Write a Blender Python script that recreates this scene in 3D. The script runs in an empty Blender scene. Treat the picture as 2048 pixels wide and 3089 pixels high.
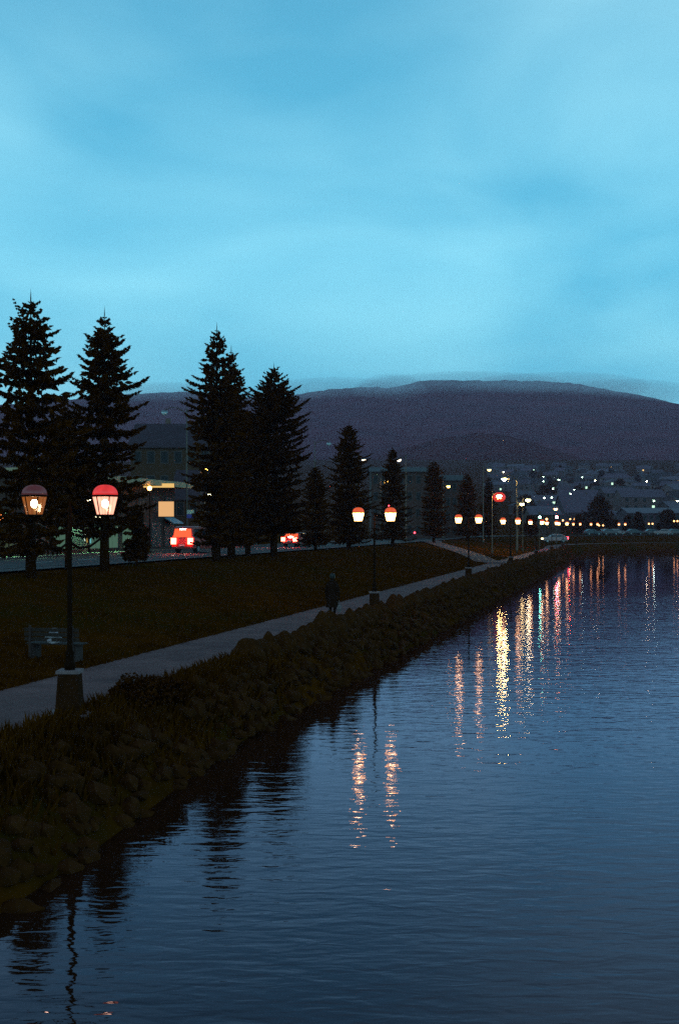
import bpy, bmesh, math, random
import numpy as np
from mathutils import Vector, Matrix, noise as mnoise

R = math.radians
scene = bpy.context.scene
COL = scene.collection

# ------------------------------------------------------------------ camera
F = 3500.0          # focal length in photograph pixels (photo 2048 x 3089)
HY = 1588.0         # horizon row in the photograph
HC = 4.77           # eye height above the water
cam_d = bpy.data.cameras.new("camera")
cam_d.sensor_fit = 'VERTICAL'
cam_d.sensor_height = 36.0
cam_d.lens = 36.0 * F / 3089.0
cam_d.shift_y = (HY - 3089 / 2) / 3089.0
cam_d.clip_start = 0.1
cam_d.clip_end = 20000
cam = bpy.data.objects.new("camera", cam_d)
cam.location = (0, 0, HC)
cam.rotation_euler = (R(90), 0, 0)
COL.objects.link(cam)
scene.camera = cam

# ------------------------------------------------------------------ world: overcast blue dusk
world = bpy.data.worlds.new("World")
scene.world = world
world.use_nodes = True
wt = world.node_tree
wt.nodes.clear()
def WN(t, **kw):
    n = wt.nodes.new(t)
    for k, v in kw.items():
        setattr(n, k, v)
    return n
wl = wt.links.new
w_out = WN('ShaderNodeOutputWorld')
w_bg = WN('ShaderNodeBackground')
w_bg.inputs['Strength'].default_value = 0.1
w_sky = WN('ShaderNodeTexSky', sky_type='NISHITA')
w_sky.sun_disc = False
w_sky.sun_elevation = R(1.0)
w_sky.sun_rotation = R(200)
w_tc = WN('ShaderNodeTexCoord')
w_sep = WN('ShaderNodeSeparateXYZ')
wl(w_tc.outputs['Generated'], w_sep.inputs[0])
# cloud deck: wide soft bands, flattened towards the horizon
w_map = WN('ShaderNodeMapping')
w_map.inputs['Scale'].default_value = (2.0, 2.0, 5.6)
w_map.inputs['Rotation'].default_value = (0, R(4), 0)
wl(w_tc.outputs['Generated'], w_map.inputs[0])
w_n1 = WN('ShaderNodeTexNoise')
w_n1.inputs['Scale'].default_value = 1.35
w_n1.inputs['Detail'].default_value = 5.0
w_n1.inputs['Roughness'].default_value = 0.42
w_n1.inputs['Distortion'].default_value = 0.35
wl(w_map.outputs[0], w_n1.inputs['Vector'])
w_r1 = WN('ShaderNodeValToRGB')
w_r1.color_ramp.elements[0].position = 0.36
w_r1.color_ramp.elements[0].color = (1.45, 7.6, 10.7, 1)
w_r1.color_ramp.elements[1].position = 0.66
w_r1.color_ramp.elements[1].color = (4.0, 11.4, 13.6, 1)
wl(w_n1.outputs['Fac'], w_r1.inputs[0])
# darker towards the zenith
w_mr = WN('ShaderNodeValToRGB')
w_mr.color_ramp.elements[0].position = 0.0
w_mr.color_ramp.elements[0].color = (1, 1, 1, 1)
w_mr.color_ramp.elements[1].position = 0.42
w_mr.color_ramp.elements[1].color = (0.76, 0.66, 0.72, 1)
w_e = w_mr.color_ramp.elements.new(0.22)
w_e.color = (0.93, 0.89, 0.93, 1)
w_e = w_mr.color_ramp.elements.new(0.85)
w_e.color = (0.16, 0.05, 0.11, 1)
wl(w_sep.outputs['Z'], w_mr.inputs[0])
w_mul = WN('ShaderNodeMix', data_type='RGBA', blend_type='MULTIPLY')
w_mul.inputs[0].default_value = 1.0
wl(w_r1.outputs[0], w_mul.inputs[6])
wl(w_mr.outputs[0], w_mul.inputs[7])
w_mix = WN('ShaderNodeMix', data_type='RGBA')
w_mix.inputs[0].default_value = 0.94
wl(w_sky.outputs[0], w_mix.inputs[6])
wl(w_mul.outputs[2], w_mix.inputs[7])
wl(w_mix.outputs[2], w_bg.inputs['Color'])
wl(w_bg.outputs[0], w_out.inputs['Surface'])

sun_d = bpy.data.lights.new("sun", 'SUN')
sun_d.energy = 0.03
sun_d.angle = R(40)
sun_d.color = (1.0, 0.85, 0.75)
sun = bpy.data.objects.new("sun", sun_d)
sun.rotation_euler = (R(70), 0, R(-20))
COL.objects.link(sun)

vs = scene.view_settings
vs.view_transform = 'Standard'
vs.look = 'None'
vs.exposure = 0.0
vs.gamma = 1.0
cy = scene.cycles
cy.use_denoising = False
cy.max_bounces = 6
cy.diffuse_bounces = 2
cy.glossy_bounces = 3
cy.transmission_bounces = 3
cy.transparent_max_bounces = 12
cy.volume_bounces = 3
cy.sample_clamp_indirect = 200
cy.caustics_reflective = False
cy.caustics_refractive = False

# ------------------------------------------------------------------ materials
MATS = {}
def mat(name, col=(0.1, 0.1, 0.1), rough=0.8, metal=0.0, emis=None, es=0.0, nscale=None, namt=0.35,
        bump=None, bscale=20.0, spec=None):
    if name in MATS:
        return MATS[name]
    m = bpy.data.materials.new(name)
    m.use_nodes = True
    nt = m.node_tree
    b = nt.nodes['Principled BSDF']
    b.inputs['Base Color'].default_value = (*col, 1)
    b.inputs['Roughness'].default_value = rough
    b.inputs['Metallic'].default_value = metal
    if spec is not None:
        b.inputs['Specular IOR Level'].default_value = spec
    if emis:
        b.inputs['Emission Color'].default_value = (*emis, 1)
        b.inputs['Emission Strength'].default_value = es
    if nscale:
        tc = nt.nodes.new('ShaderNodeTexCoord')
        n = nt.nodes.new('ShaderNodeTexNoise')
        n.inputs['Scale'].default_value = nscale
        n.inputs['Detail'].default_value = 6
        n.inputs['Roughness'].default_value = 0.65
        nt.links.new(tc.outputs['Object'], n.inputs['Vector'])
        r = nt.nodes.new('ShaderNodeValToRGB')
        r.color_ramp.elements[0].position = 0.3
        r.color_ramp.elements[1].position = 0.7
        r.color_ramp.elements[0].color = (*[c * (1 - namt) for c in col], 1)
        r.color_ramp.elements[1].color = (*[min(1, c * (1 + namt)) for c in col], 1)
        nt.links.new(n.outputs['Fac'], r.inputs[0])
        nt.links.new(r.outputs[0], b.inputs['Base Color'])
    if bump:
        tc = nt.nodes.new('ShaderNodeTexCoord')
        n2 = nt.nodes.new('ShaderNodeTexNoise')
        n2.inputs['Scale'].default_value = bscale
        n2.inputs['Detail'].default_value = 5
        nt.links.new(tc.outputs['Object'], n2.inputs['Vector'])
        bp = nt.nodes.new('ShaderNodeBump')
        bp.inputs['Strength'].default_value = bump
        bp.inputs['Distance'].default_value = 0.05
        nt.links.new(n2.outputs['Fac'], bp.inputs['Height'])
        nt.links.new(bp.outputs[0], b.inputs['Normal'])
    MATS[name] = m
    return m

def emat(name, col, s):
    if name in MATS:
        return MATS[name]
    m = bpy.data.materials.new(name)
    m.use_nodes = True
    nt = m.node_tree
    nt.nodes.clear()
    o = nt.nodes.new('ShaderNodeOutputMaterial')
    e = nt.nodes.new('ShaderNodeEmission')
    e.inputs[0].default_value = (*col, 1)
    e.inputs[1].default_value = s
    nt.links.new(e.outputs[0], o.inputs[0])
    MATS[name] = m
    return m

def glowglass(name, col, s, through):
    """milky lamp glass: partly see-through, glowing from the bulb inside"""
    if name in MATS:
        return MATS[name]
    m = bpy.data.materials.new(name)
    m.use_nodes = True
    nt = m.node_tree
    nt.nodes.clear()
    o = nt.nodes.new('ShaderNodeOutputMaterial')
    e = nt.nodes.new('ShaderNodeEmission')
    n = nt.nodes.new('ShaderNodeTexNoise')
    tc = nt.nodes.new('ShaderNodeTexCoord')
    n.inputs['Scale'].default_value = 9
    n.inputs['Detail'].default_value = 3
    nt.links.new(tc.outputs['Object'], n.inputs['Vector'])
    mr = nt.nodes.new('ShaderNodeMapRange')
    mr.inputs['From Min'].default_value = 0.3
    mr.inputs['From Max'].default_value = 0.7
    mr.inputs['To Min'].default_value = s * 0.82
    mr.inputs['To Max'].default_value = s * 1.18
    nt.links.new(n.outputs['Fac'], mr.inputs[0])
    nt.links.new(mr.outputs[0], e.inputs[1])
    e.inputs[0].default_value = (*col, 1)
    t = nt.nodes.new('ShaderNodeBsdfTransparent')
    g = nt.nodes.new('ShaderNodeBsdfGlossy')
    g.inputs['Roughness'].default_value = 0.15
    a = nt.nodes.new('ShaderNodeMixShader')
    a.inputs[0].default_value = through
    b = nt.nodes.new('ShaderNodeMixShader')
    b.inputs[0].default_value = 0.06
    nt.links.new(e.outputs[0], a.inputs[1])
    nt.links.new(t.outputs[0], a.inputs[2])
    nt.links.new(a.outputs[0], b.inputs[1])
    nt.links.new(g.outputs[0], b.inputs[2])
    nt.links.new(b.outputs[0], o.inputs[0])
    MATS[name] = m
    return m

# ------------------------------------------------------------------ object helpers
class MB:
    def __init__(self):
        self.v = []
        self.f = []
    def add(self, vs_, fs_):
        k = len(self.v)
        self.v.extend([tuple(p) for p in vs_])
        self.f.extend([tuple(i + k for i in f) for f in fs_])
        return self
    def box(self, c, s, rz=0.0, taper=1.0):
        x, y, z = s[0] / 2, s[1] / 2, s[2] / 2
        ca, sa = math.cos(rz), math.sin(rz)
        pts = []
        for dz, k in ((-z, 1.0), (z, taper)):
            for dx, dy in ((-x, -y), (x, -y), (x, y), (-x, y)):
                dx *= k; dy *= k
                pts.append((c[0] + dx * ca - dy * sa, c[1] + dx * sa + dy * ca, c[2] + dz))
        return self.add(pts, [(3, 2, 1, 0), (4, 5, 6, 7), (0, 1, 5, 4), (1, 2, 6, 5), (2, 3, 7, 6), (3, 0, 4, 7)])
    def lathe(self, prof, n=12, c=(0, 0, 0), rot=0.0):
        k = len(self.v)
        for r, z in prof:
            for i in range(n):
                a = 2 * math.pi * i / n + rot
                self.v.append((c[0] + r * math.cos(a), c[1] + r * math.sin(a), c[2] + z))
        for j in range(len(prof) - 1):
            for i in range(n):
                a0 = k + j * n + i
                a1 = k + j * n + (i + 1) % n
                self.f.append((a0, a1, a1 + n, a0 + n))
        self.f.append(tuple(k + i for i in reversed(range(n))))
        self.f.append(tuple(k + (len(prof) - 1) * n + i for i in range(n)))
        return self
    def tube(self, pts, rad, n=8):
        pts = [Vector(p) for p in pts]
        k = len(self.v)
        if not hasattr(rad, '__len__'):
            rad = [rad] * len(pts)
        for i, p in enumerate(pts):
            d = (pts[min(i + 1, len(pts) - 1)] - pts[max(i - 1, 0)]).normalized()
            u = d.cross(Vector((0, 0, 1)))
            if u.length < 0.05:
                u = d.cross(Vector((1, 0, 0)))
            u.normalize()
            w = d.cross(u).normalized()
            for q in range(n):
                a = 2 * math.pi * q / n
                self.v.append(tuple(p + (u * math.cos(a) + w * math.sin(a)) * rad[i]))
        for j in range(len(pts) - 1):
            for i in range(n):
                a0 = k + j * n + i
                a1 = k + j * n + (i + 1) % n
                self.f.append((a0, a1, a1 + n, a0 + n))
        self.f.append(tuple(k + i for i in reversed(range(n))))
        self.f.append(tuple(k + (len(pts) - 1) * n + i for i in range(n)))
        return self
    def sphere(self, c, r, n=10, m=6, sz=1.0):
        prof = []
        for i in range(m + 1):
            a = -math.pi / 2 + math.pi * i / m
            prof.append((max(0.001, r * math.cos(a)), r * sz * math.sin(a)))
        return self.lathe(prof, n, c)
    def mesh(self, name, m=None, smooth=False):
        me = bpy.data.meshes.new(name)
        me.from_pydata(self.v, [], self.f)
        me.update()
        if m:
            me.materials.append(m)
        if smooth:
            me.polygons.foreach_set('use_smooth', [True] * len(me.polygons))
        return me
    def build(self, name, m=None, parent=None, smooth=False, bevel=0.0):
        o = bpy.data.objects.new(name, self.mesh(name, m, smooth))
        COL.objects.link(o)
        if parent:
            o.parent = parent
        if bevel:
            bv = o.modifiers.new('bevel', 'BEVEL')
            bv.width = bevel
            bv.segments = 2
            bv.limit_method = 'ANGLE'
        return o

def mesh_np(name, V, Fq, m, parent=None, smooth=False):
    """fast mesh from arrays, all faces with the same corner count"""
    me = bpy.data.meshes.new(name)
    n, c = Fq.shape
    me.vertices.add(len(V)); me.loops.add(n * c); me.polygons.add(n)
    me.vertices.foreach_set('co', np.ascontiguousarray(V, dtype=np.float32).ravel())
    me.loops.foreach_set('vertex_index', np.ascontiguousarray(Fq, dtype=np.int32).ravel())
    me.polygons.foreach_set('loop_start', np.arange(0, n * c, c, dtype=np.int32))
    me.polygons.foreach_set('use_smooth', np.full(n, smooth))
    me.update(calc_edges=True)
    me.validate()
    me.materials.append(m)
    o = bpy.data.objects.new(name, me)
    COL.objects.link(o)
    if parent:
        o.parent = parent
    return o

def tag(o, label, cat, group=None, kind=None):
    if label: o['label'] = label
    if cat: o['category'] = cat
    if group: o['group'] = group
    if kind: o['kind'] = kind
    return o
def struct(o):
    o['kind'] = 'structure'
    return o
def empty(name, loc=(0, 0, 0), rz=0.0):
    o = bpy.data.objects.new(name, None)
    o.location = loc
    o.rotation_euler = (0, 0, rz)
    o.empty_display_size = 0.2
    COL.objects.link(o)
    return o
def copy_tree(o, parent=None):
    c = o.copy()
    COL.objects.link(c)
    c.parent = parent
    for ch in list(o.children):
        copy_tree(ch, c)
    return c

# ------------------------------------------------------------------ layout: the shore and the road run along EX, inland is EN
EX = Vector((0.2416, 0.9704))
EN = Vector((-0.9704, 0.2416))
O0 = Vector((-8.7, 0.0))
ROADRZ = math.atan2(EX.y, EX.x)
def P(t, s):
    p = O0 + EX * t + EN * s
    return p.x, p.y
def at(px, s):
    """point on the line s metres inland of the waterline that is seen at photo column px"""
    rx = (px - 1024) / F
    Y = (s + 8.44) / (0.2416 - 0.9704 * rx)
    return rx * Y, Y
def zpix(py, Y):
    return HC - (py - HY) / F * Y

SHORE = [P(-40, 0), P(188, 0)]
SHORE += [(40.4, 203), (44.5, 219), (51.5, 233), (62, 243), (78, 250), (110, 256), (300, 262), (1600, 290)]
def resample(pts, step_near=3.0):
    out = []
    for a, b in zip(pts[:-1], pts[1:]):
        a = Vector(a); b = Vector(b)
        L = (b - a).length
        n = max(1, int(L / (step_near if L < 300 else 40)))
        for i in range(n):
            out.append(a.lerp(b, i / n))
    out.append(Vector(pts[-1]))
    # smooth the corner
    for _ in range(10):
        q = [out[0]]
        for i in range(1, len(out) - 1):
            q.append((out[i - 1] + out[i] * 2 + out[i + 1]) / 4)
        q.append(out[-1])
        out = q
    return out
SH = resample(SHORE)
def bulge(x, y, s):
    """the bank widens towards the bridge: shift of its foot into the water"""
    b = 0.9 * (1 - smooth(11, 27, y)) * (1 - max(0, min(1, s / 1.4)))
    return x + 0.9704 * b, y - 0.2416 * b
SHN = []
for i in range(len(SH)):
    d = (SH[min(i + 1, len(SH) - 1)] - SH[max(i - 1, 0)]).normalized()
    SHN.append(Vector((-d.y, d.x)))

ZP, ZR = 1.27, 2.67          # promenade and road levels
def smooth(a, b, x):
    x = min(1, max(0, (x - a) / (b - a)))
    return x * x * (3 - 2 * x)
def ground_z(x, y, s):
    if s < 1.4:
        z = -0.9 + (ZP - 0.02 + 0.9) * smooth(-1.4, 1.4, s) if s > -1.4 else -0.9
    elif s < 4.6:
        z = ZP - 0.02
    elif s < 18.5:
        z = ZP - 0.02 + (ZR - ZP) * ((s - 4.6) / 13.9) ** 0.9
    else:
        z = ZR - 0.02
    if y > 330:
        k = min(y, 1500) - 330
        z += 0.05 * k * smooth(330, 520, y) + 0.000022 * k * k
    return z

def strip(name, s0, s1, dz, m, i0=0, i1=None, ns=2, zfun=None):
    V = []; Fq = []
    i1 = i1 or len(SH)
    for i in range(i0, i1):
        for j in range(ns):
            s = s0 + (s1 - s0) * j / (ns - 1)
            p = SH[i] + SHN[i] * s
            z = (zfun or ground_z)(p.x, p.y, s) + dz
            V.append((p.x, p.y, z))
    for i in range(i1 - i0 - 1):
        for j in range(ns - 1):
            a = i * ns + j
            Fq.append((a, a + ns, a + ns + 1, a + 1))
    return mesh_np(name, np.array(V), np.array(Fq), m)

# ------------------------------------------------------------------ ground sheet
def patch(m, col, scale, lo, hi):
    nt = m.node_tree
    b = nt.nodes['Principled BSDF']
    old = b.inputs['Base Color'].links[0].from_socket
    tc = nt.nodes.new('ShaderNodeTexCoord')
    n = nt.nodes.new('ShaderNodeTexNoise')
    n.inputs['Scale'].default_value = scale
    n.inputs['Detail'].default_value = 7
    n.inputs['Roughness'].default_value = 0.6
    n.inputs['Distortion'].default_value = 0.6
    nt.links.new(tc.outputs['Object'], n.inputs['Vector'])
    mr = nt.nodes.new('ShaderNodeMapRange')
    mr.inputs['From Min'].default_value = lo
    mr.inputs['From Max'].default_value = hi
    nt.links.new(n.outputs['Fac'], mr.inputs[0])
    mx = nt.nodes.new('ShaderNodeMix'); mx.data_type = 'RGBA'
    nt.links.new(mr.outputs[0], mx.inputs[0])
    nt.links.new(old, mx.inputs[6])
    mx.inputs[7].default_value = (*col, 1)
    nt.links.new(mx.outputs[2], b.inputs['Base Color'])
    return m
def ground_material():
    m = mat('ground_grass', (0.078, 0.020, 0.0018), 0.95, nscale=0.9, namt=0.45, bump=0.6, bscale=6, spec=0.0)
    patch(m, (0.044, 0.021, 0.003), 0.16, 0.46, 0.62)
    return m
offs = [-2.5, -1.4, -0.9, -0.5, -0.2, 0.1, 0.4, 0.7, 1.0, 1.2, 1.4, 2.5, 4.6, 5.5, 7, 9, 11, 13, 15, 17, 18.5, 24, 29, 40, 60, 80,
        100, 130, 170, 220, 280, 350, 430, 520, 620, 740, 880, 1050, 1250, 1600, 2200, 3200, 5000, 8000]
V = []; Fq = []
rng = random.Random(3)
for i in range(len(SH)):
    for s in offs:
        p = SH[i] + SHN[i] * s
        z = ground_z(p.x, p.y, s)
        if -0.6 < s < 1.3:
            z += (mnoise.noise(Vector((p.x * 1.3, p.y * 1.3, s))) * 0.16)
        elif 5 < s < 18:
            z += mnoise.noise(Vector((p.x * 0.35, p.y * 0.35, 0))) * 0.07
        V.append((*bulge(p.x, p.y, s), z))
n_o = len(offs)
for i in range(len(SH) - 1):
    for j in range(n_o - 1):
        a = i * n_o + j
        Fq.append((a, a + n_o, a + n_o + 1, a + 1))
ground = struct(mesh_np('ground', np.array(V), np.array(Fq), ground_material(), smooth=True))

# ------------------------------------------------------------------ water
def water_material():
    m = bpy.data.materials.new('water')
    m.use_nodes = True
    nt = m.node_tree
    nt.nodes.remove(nt.nodes['Principled BSDF'])
    w_d = nt.nodes.new('ShaderNodeBsdfDiffuse')          # murky brown water body
    w_d.inputs['Color'].default_value = (0.034, 0.010, 0.004, 1)
    w_g = nt.nodes.new('ShaderNodeBsdfGlossy')           # mirror of the sky and shore
    w_g.inputs['Color'].default_value = (0.98, 0.76, 1.0, 1)
    w_g.inputs['Roughness'].default_value = 0.02
    w_f = nt.nodes.new('ShaderNodeFresnel')
    w_f.inputs['IOR'].default_value = 1.225
    w_m = nt.nodes.new('ShaderNodeMixShader')
    nt.links.new(w_f.outputs[0], w_m.inputs[0])
    nt.links.new(w_d.outputs[0], w_m.inputs[1])
    nt.links.new(w_g.outputs[0], w_m.inputs[2])
    nt.links.new(w_m.outputs[0], nt.nodes['Material Output'].inputs['Surface'])
    tc = nt.nodes.new('ShaderNodeTexCoord')
    hs = []
    for sc, w, det in (((0.55, 1.9, 1), 0.6, 2.0), ((1.7, 4.2, 1), 0.70, 2.0), ((5.0, 11.0, 1), 0.10, 1.0), ((0.16, 0.42, 1), 0.7, 1.0)):
        mp = nt.nodes.new('ShaderNodeMapping')
        mp.inputs['Scale'].default_value = sc
        mp.inputs['Rotation'].default_value = (0, 0, R(4 + 6 * w))
        nt.links.new(tc.outputs['Object'], mp.inputs[0])
        n = nt.nodes.new('ShaderNodeTexNoise')
        n.inputs['Scale'].default_value = 1.0
        n.inputs['Detail'].default_value = det
        n.inputs['Roughness'].default_value = 0.5
        n.inputs['Distortion'].default_value = 0.4
        nt.links.new(mp.outputs[0], n.inputs['Vector'])
        mu = nt.nodes.new('ShaderNodeMath'); mu.operation = 'MULTIPLY'
        mu.inputs[1].default_value = w
        nt.links.new(n.outputs['Fac'], mu.inputs[0])
        hs.append(mu)
    acc = hs[0]
    for h in hs[1:]:
        ad = nt.nodes.new('ShaderNodeMath'); ad.operation = 'ADD'
        nt.links.new(acc.outputs[0], ad.inputs[0])
        nt.links.new(h.outputs[0], ad.inputs[1])
        acc = ad
    # patches of calmer and more ruffled water
    mp = nt.nodes.new('ShaderNodeMapping')
    mp.inputs['Scale'].default_value = (0.012, 0.05, 1)
    nt.links.new(tc.outputs['Object'], mp.inputs[0])
    n = nt.nodes.new('ShaderNodeTexNoise')
    n.inputs['Scale'].default_value = 1.0
    n.inputs['Detail'].default_value = 3
    nt.links.new(mp.outputs[0], n.inputs['Vector'])
    mr = nt.nodes.new('ShaderNodeMapRange')
    mr.inputs['From Min'].default_value = 0.35
    mr.inputs['From Max'].default_value = 0.65
    mr.inputs['To Min'].default_value = 0.55
    mr.inputs['To Max'].default_value = 1.0
    nt.links.new(n.outputs['Fac'], mr.inputs[0])
    # sheltered close under the bank and at the far end of the basin
    def math_(op, a_, b_):
        q = nt.nodes.new('ShaderNodeMath'); q.operation = op
        for k_, v_ in ((0, a_), (1, b_)):
            if hasattr(v_, 'outputs'): nt.links.new(v_.outputs[0], q.inputs[k_])
            else: q.inputs[k_].default_value = v_
        return q
    sx = nt.nodes.new('ShaderNodeSeparateXYZ')
    nt.links.new(tc.outputs['Object'], sx.inputs[0])
    dx = nt.nodes.new('ShaderNodeMath'); dx.operation = 'MULTIPLY_ADD'
    nt.links.new(sx.outputs['X'], dx.inputs[0]); dx.inputs[1].default_value = 0.9704; dx.inputs[2].default_value = 8.44
    dy = nt.nodes.new('ShaderNodeMath'); dy.operation = 'MULTIPLY'
    nt.links.new(sx.outputs['Y'], dy.inputs[0]); dy.inputs[1].default_value = -0.2416
    off = math_('ADD', dx, dy)
    m1 = nt.nodes.new('ShaderNodeMapRange'); m1.interpolation_type = 'SMOOTHSTEP'
    nt.links.new(off.outputs[0], m1.inputs[0])
    for k_, v_ in zip(('From Min', 'From Max', 'To Min', 'To Max'), (0.5, 4.5, 0.38, 1.0)): m1.inputs[k_].default_value = v_
    m2 = nt.nodes.new('ShaderNodeMapRange'); m2.interpolation_type = 'SMOOTHSTEP'
    nt.links.new(sx.outputs['Y'], m2.inputs[0])
    for k_, v_ in zip(('From Min', 'From Max', 'To Min', 'To Max'), (68.0, 112.0, 1.0, 0.22)): m2.inputs[k_].default_value = v_
    mr = math_('MULTIPLY', mr, math_('MULTIPLY', m1, m2))
    mu = nt.nodes.new('ShaderNodeMath'); mu.operation = 'MULTIPLY'
    nt.links.new(acc.outputs[0], mu.inputs[0])
    nt.links.new(mr.outputs[0], mu.inputs[1])
    bp = nt.nodes.new('ShaderNodeBump')
    bp.inputs['Strength'].default_value = 1.0
    bp.inputs['Distance'].default_value = 0.020
    nt.links.new(mu.outputs[0], bp.inputs['Height'])
    for q in (w_d, w_g, w_f):
        nt.links.new(bp.outputs[0], q.inputs['Normal'])
    return m
wv = []
xs = [-60, -30, -10, 0, 10, 30, 60, 100, 200, 500, 1500]
ys = [-60, -20, 0, 20, 50, 100, 150, 200, 250, 300]
V = np.array([(x, y, 0.0) for y in ys for x in xs])
Fq = np.array([(j * len(xs) + i, j * len(xs) + i + 1, (j + 1) * len(xs) + i + 1, (j + 1) * len(xs) + i)
               for j in range(len(ys) - 1) for i in range(len(xs) - 1)])
water = struct(mesh_np('water', V, Fq, water_material()))

# ------------------------------------------------------------------ promenade, road, verge
M_path = mat('gravel_path', (0.205, 0.090, 0.080), 0.9, nscale=1.1, namt=0.28, bump=0.4, bscale=40, spec=0.15)
patch(M_path, (0.135, 0.058, 0.055), 0.55, 0.52, 0.66)
M_road = mat('asphalt', (0.030, 0.011, 0.009), 0.85, nscale=3, namt=0.25)
M_kerb = mat('kerb_stone', (0.11, 0.06, 0.05), 0.85, nscale=8, namt=0.2)
def pathz(x, y, s):
    return ZP - 0.02
path = None
def straight_path():
    # the promenade keeps straight where the bank widens
    V = []; Fq = []
    n = len(SH)
    for i in range(n):
        for j in range(6):
            s_ = 1.45 + 3.05 * j / 5
            if SH[i].y < 60:
                t_ = (SH[i].x + 8.7) * EX.x + SH[i].y * EX.y
                x_, y_ = P(t_, s_)
            else:
                p = SH[i] + SHN[i] * s_
                x_, y_ = p.x, p.y
            V.append((x_, y_, ZP + 0.01))
    for i in range(n - 1):
        for j in range(5):
            a = i * 6 + j
            Fq.append((a, a + 6, a + 7, a + 1))
    return mesh_np('path', np.array(V), np.array(Fq), M_path)
path = struct(straight_path())
def side_path():
    # the branch that climbs from the promenade to the road junction
    pts = [(1.0, 0.0)]
    c = []
    ctrl = [(112, 4.2), (118, 5.6), (126, 7.6), (136, 10.5), (149, 14.5), (160, 18.0), (168, 19.2)]
    V = []; Fq = []
    N = 24
    def cr(t):
        k = t * (len(ctrl) - 1)
        i = min(int(k), len(ctrl) - 2)
        f = k - i
        a = ctrl[i]; b = ctrl[i + 1]
        return a[0] + (b[0] - a[0]) * f, a[1] + (b[1] - a[1]) * f
    for i in range(N + 1):
        t_, s_ = cr(i / N)
        t2, s2 = cr(min(1, i / N + 0.02))
        d = Vector((t2 - t_, s2 - s_))
        if d.length < 1e-5: d = Vector((1, 0.1))
        d.normalize()
        nn = Vector((-d.y, d.x))
        for k in (-1.5, -0.5, 0.5, 1.5):
            tt, ss = t_ + nn.x * k, s_ + nn.y * k
            x, y = P(tt, ss)
            V.append((x, y, ground_z(x, y, max(4.6, ss)) + 0.09))
    for i in range(N):
        for k in range(3):
            a = i * 4 + k
            Fq.append((a, a + 4, a + 5, a + 1))
    return mesh_np('side_path', np.array(V), np.array(Fq), M_path)
struct(side_path())
last = [i for i, p in enumerate(SH) if p.x < 400][-1]
struct(strip('pavement', 18.6, 20.2, 0.10, mat('paving', (0.07, 0.028, 0.026), 0.85, nscale=2, namt=0.2), ns=2, i1=last))
struct(strip('road', 20.45, 29.6, 0.012, M_road, ns=4, i1=last))
struct(strip('far_pavement', 29.9, 31.4, 0.10, mat('paving_far', (0.12, 0.07, 0.06), 0.85, nscale=2, namt=0.2), ns=2, i1=last))
def kerb(name, s0, s1):
    V = []; Fq = []
    for i in range(last):
        for s, dz in ((s0, -0.05), (s0, 0.125), (s1, 0.125), (s1, -0.05)):
            p = SH[i] + SHN[i] * s
            V.append((p.x, p.y, ground_z(p.x, p.y, s) + dz))
    for i in range(last - 1):
        for j in range(3):
            a = i * 4 + j
            Fq.append((a, a + 4, a + 5, a + 1))
    return mesh_np(name, np.array(V), np.array(Fq), M_kerb)
struct(kerb('kerb', 20.2, 20.44))
struct(kerb('far_kerb', 29.61, 29.88))
# broken centre line
mk = MB()
for t in range(10, 190, 6):
    x, y = P(t, 25.0)
    mk.box((x, y, ZR - 0.002), (2.6, 0.13, 0.006), ROADRZ)
struct(mk.build('road_marking', mat('road_paint', (0.6, 0.58, 0.52), 0.7)))

# ------------------------------------------------------------------ mountains
def ridge_fn(tab):
    xs_, ys_ = zip(*tab)
    return lambda x: float(np.interp(x, xs_, ys_))
M_mtn = mat('forest_mountain', (0.110, 0.018, 0.022), 1.0, nscale=0.012, namt=0.5, spec=0.0)
M_hill = mat('forest_hill', (0.085, 0.011, 0.008), 1.0, nscale=0.03, namt=0.5, spec=0.0)
def mountain(name, tab, Yr, Y0, Y1, xr, nx, ny, m, rough, seed, power):
    fn = ridge_fn(tab)
    V = []
    for j in range(ny):
        v = j / (ny - 1)
        Y = Y0 + (Y1 - Y0) * v
        for i in range(nx):
            X = xr[0] + (xr[1] - xr[0]) * i / (nx - 1)
            px = 1024 + X / Yr * F
            top = zpix(fn(px), Yr)
            if Y <= Yr:
                k = (Y - Y0) / (Yr - Y0)
            else:
                k = 1 - (Y - Yr) / (Y1 - Yr) * 0.8
            z = top * (max(0, k) ** power)
            big = mnoise.fractal(Vector((X * 0.0018 + seed, Y * 0.0018, 0)), 0.9, 2.1, 4)
            z *= 1 + 0.09 * big * (1 - 0.8 * k if Y <= Yr else 1)
            z += rough * (mnoise.noise(Vector((X * 0.055, Y * 0.055, seed))) + 0.9 * mnoise.noise(Vector((X * 0.17, Y * 0.17, seed)))) * min(1, max(0, k) * 4)
            V.append((X, Y, z - 2))
    Fq = [(j * nx + i, j * nx + i + 1, (j + 1) * nx + i + 1, (j + 1) * nx + i) for j in range(ny - 1) for i in range(nx - 1)]
    return struct(mesh_np(name, np.array(V), np.array(Fq), m, smooth=True))
mountain('mountain', [(-2500, 1420), (-1200, 1330), (-400, 1260), (100, 1212), (380, 1188), (500, 1180), (600, 1178), (720, 1196), (880, 1194),
                      (1000, 1172), (1100, 1164), (1180, 1168), (1280, 1156), (1360, 1152), (1500, 1156), (1660, 1158), (1780, 1164),
                      (1900, 1182), (2000, 1205), (2080, 1226), (2400, 1300), (3200, 1430), (4500, 1500)],
         3200, 1750, 4100, (-2600, 3000), 380, 70, M_mtn, 2.6, 2.0, 0.75)
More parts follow.
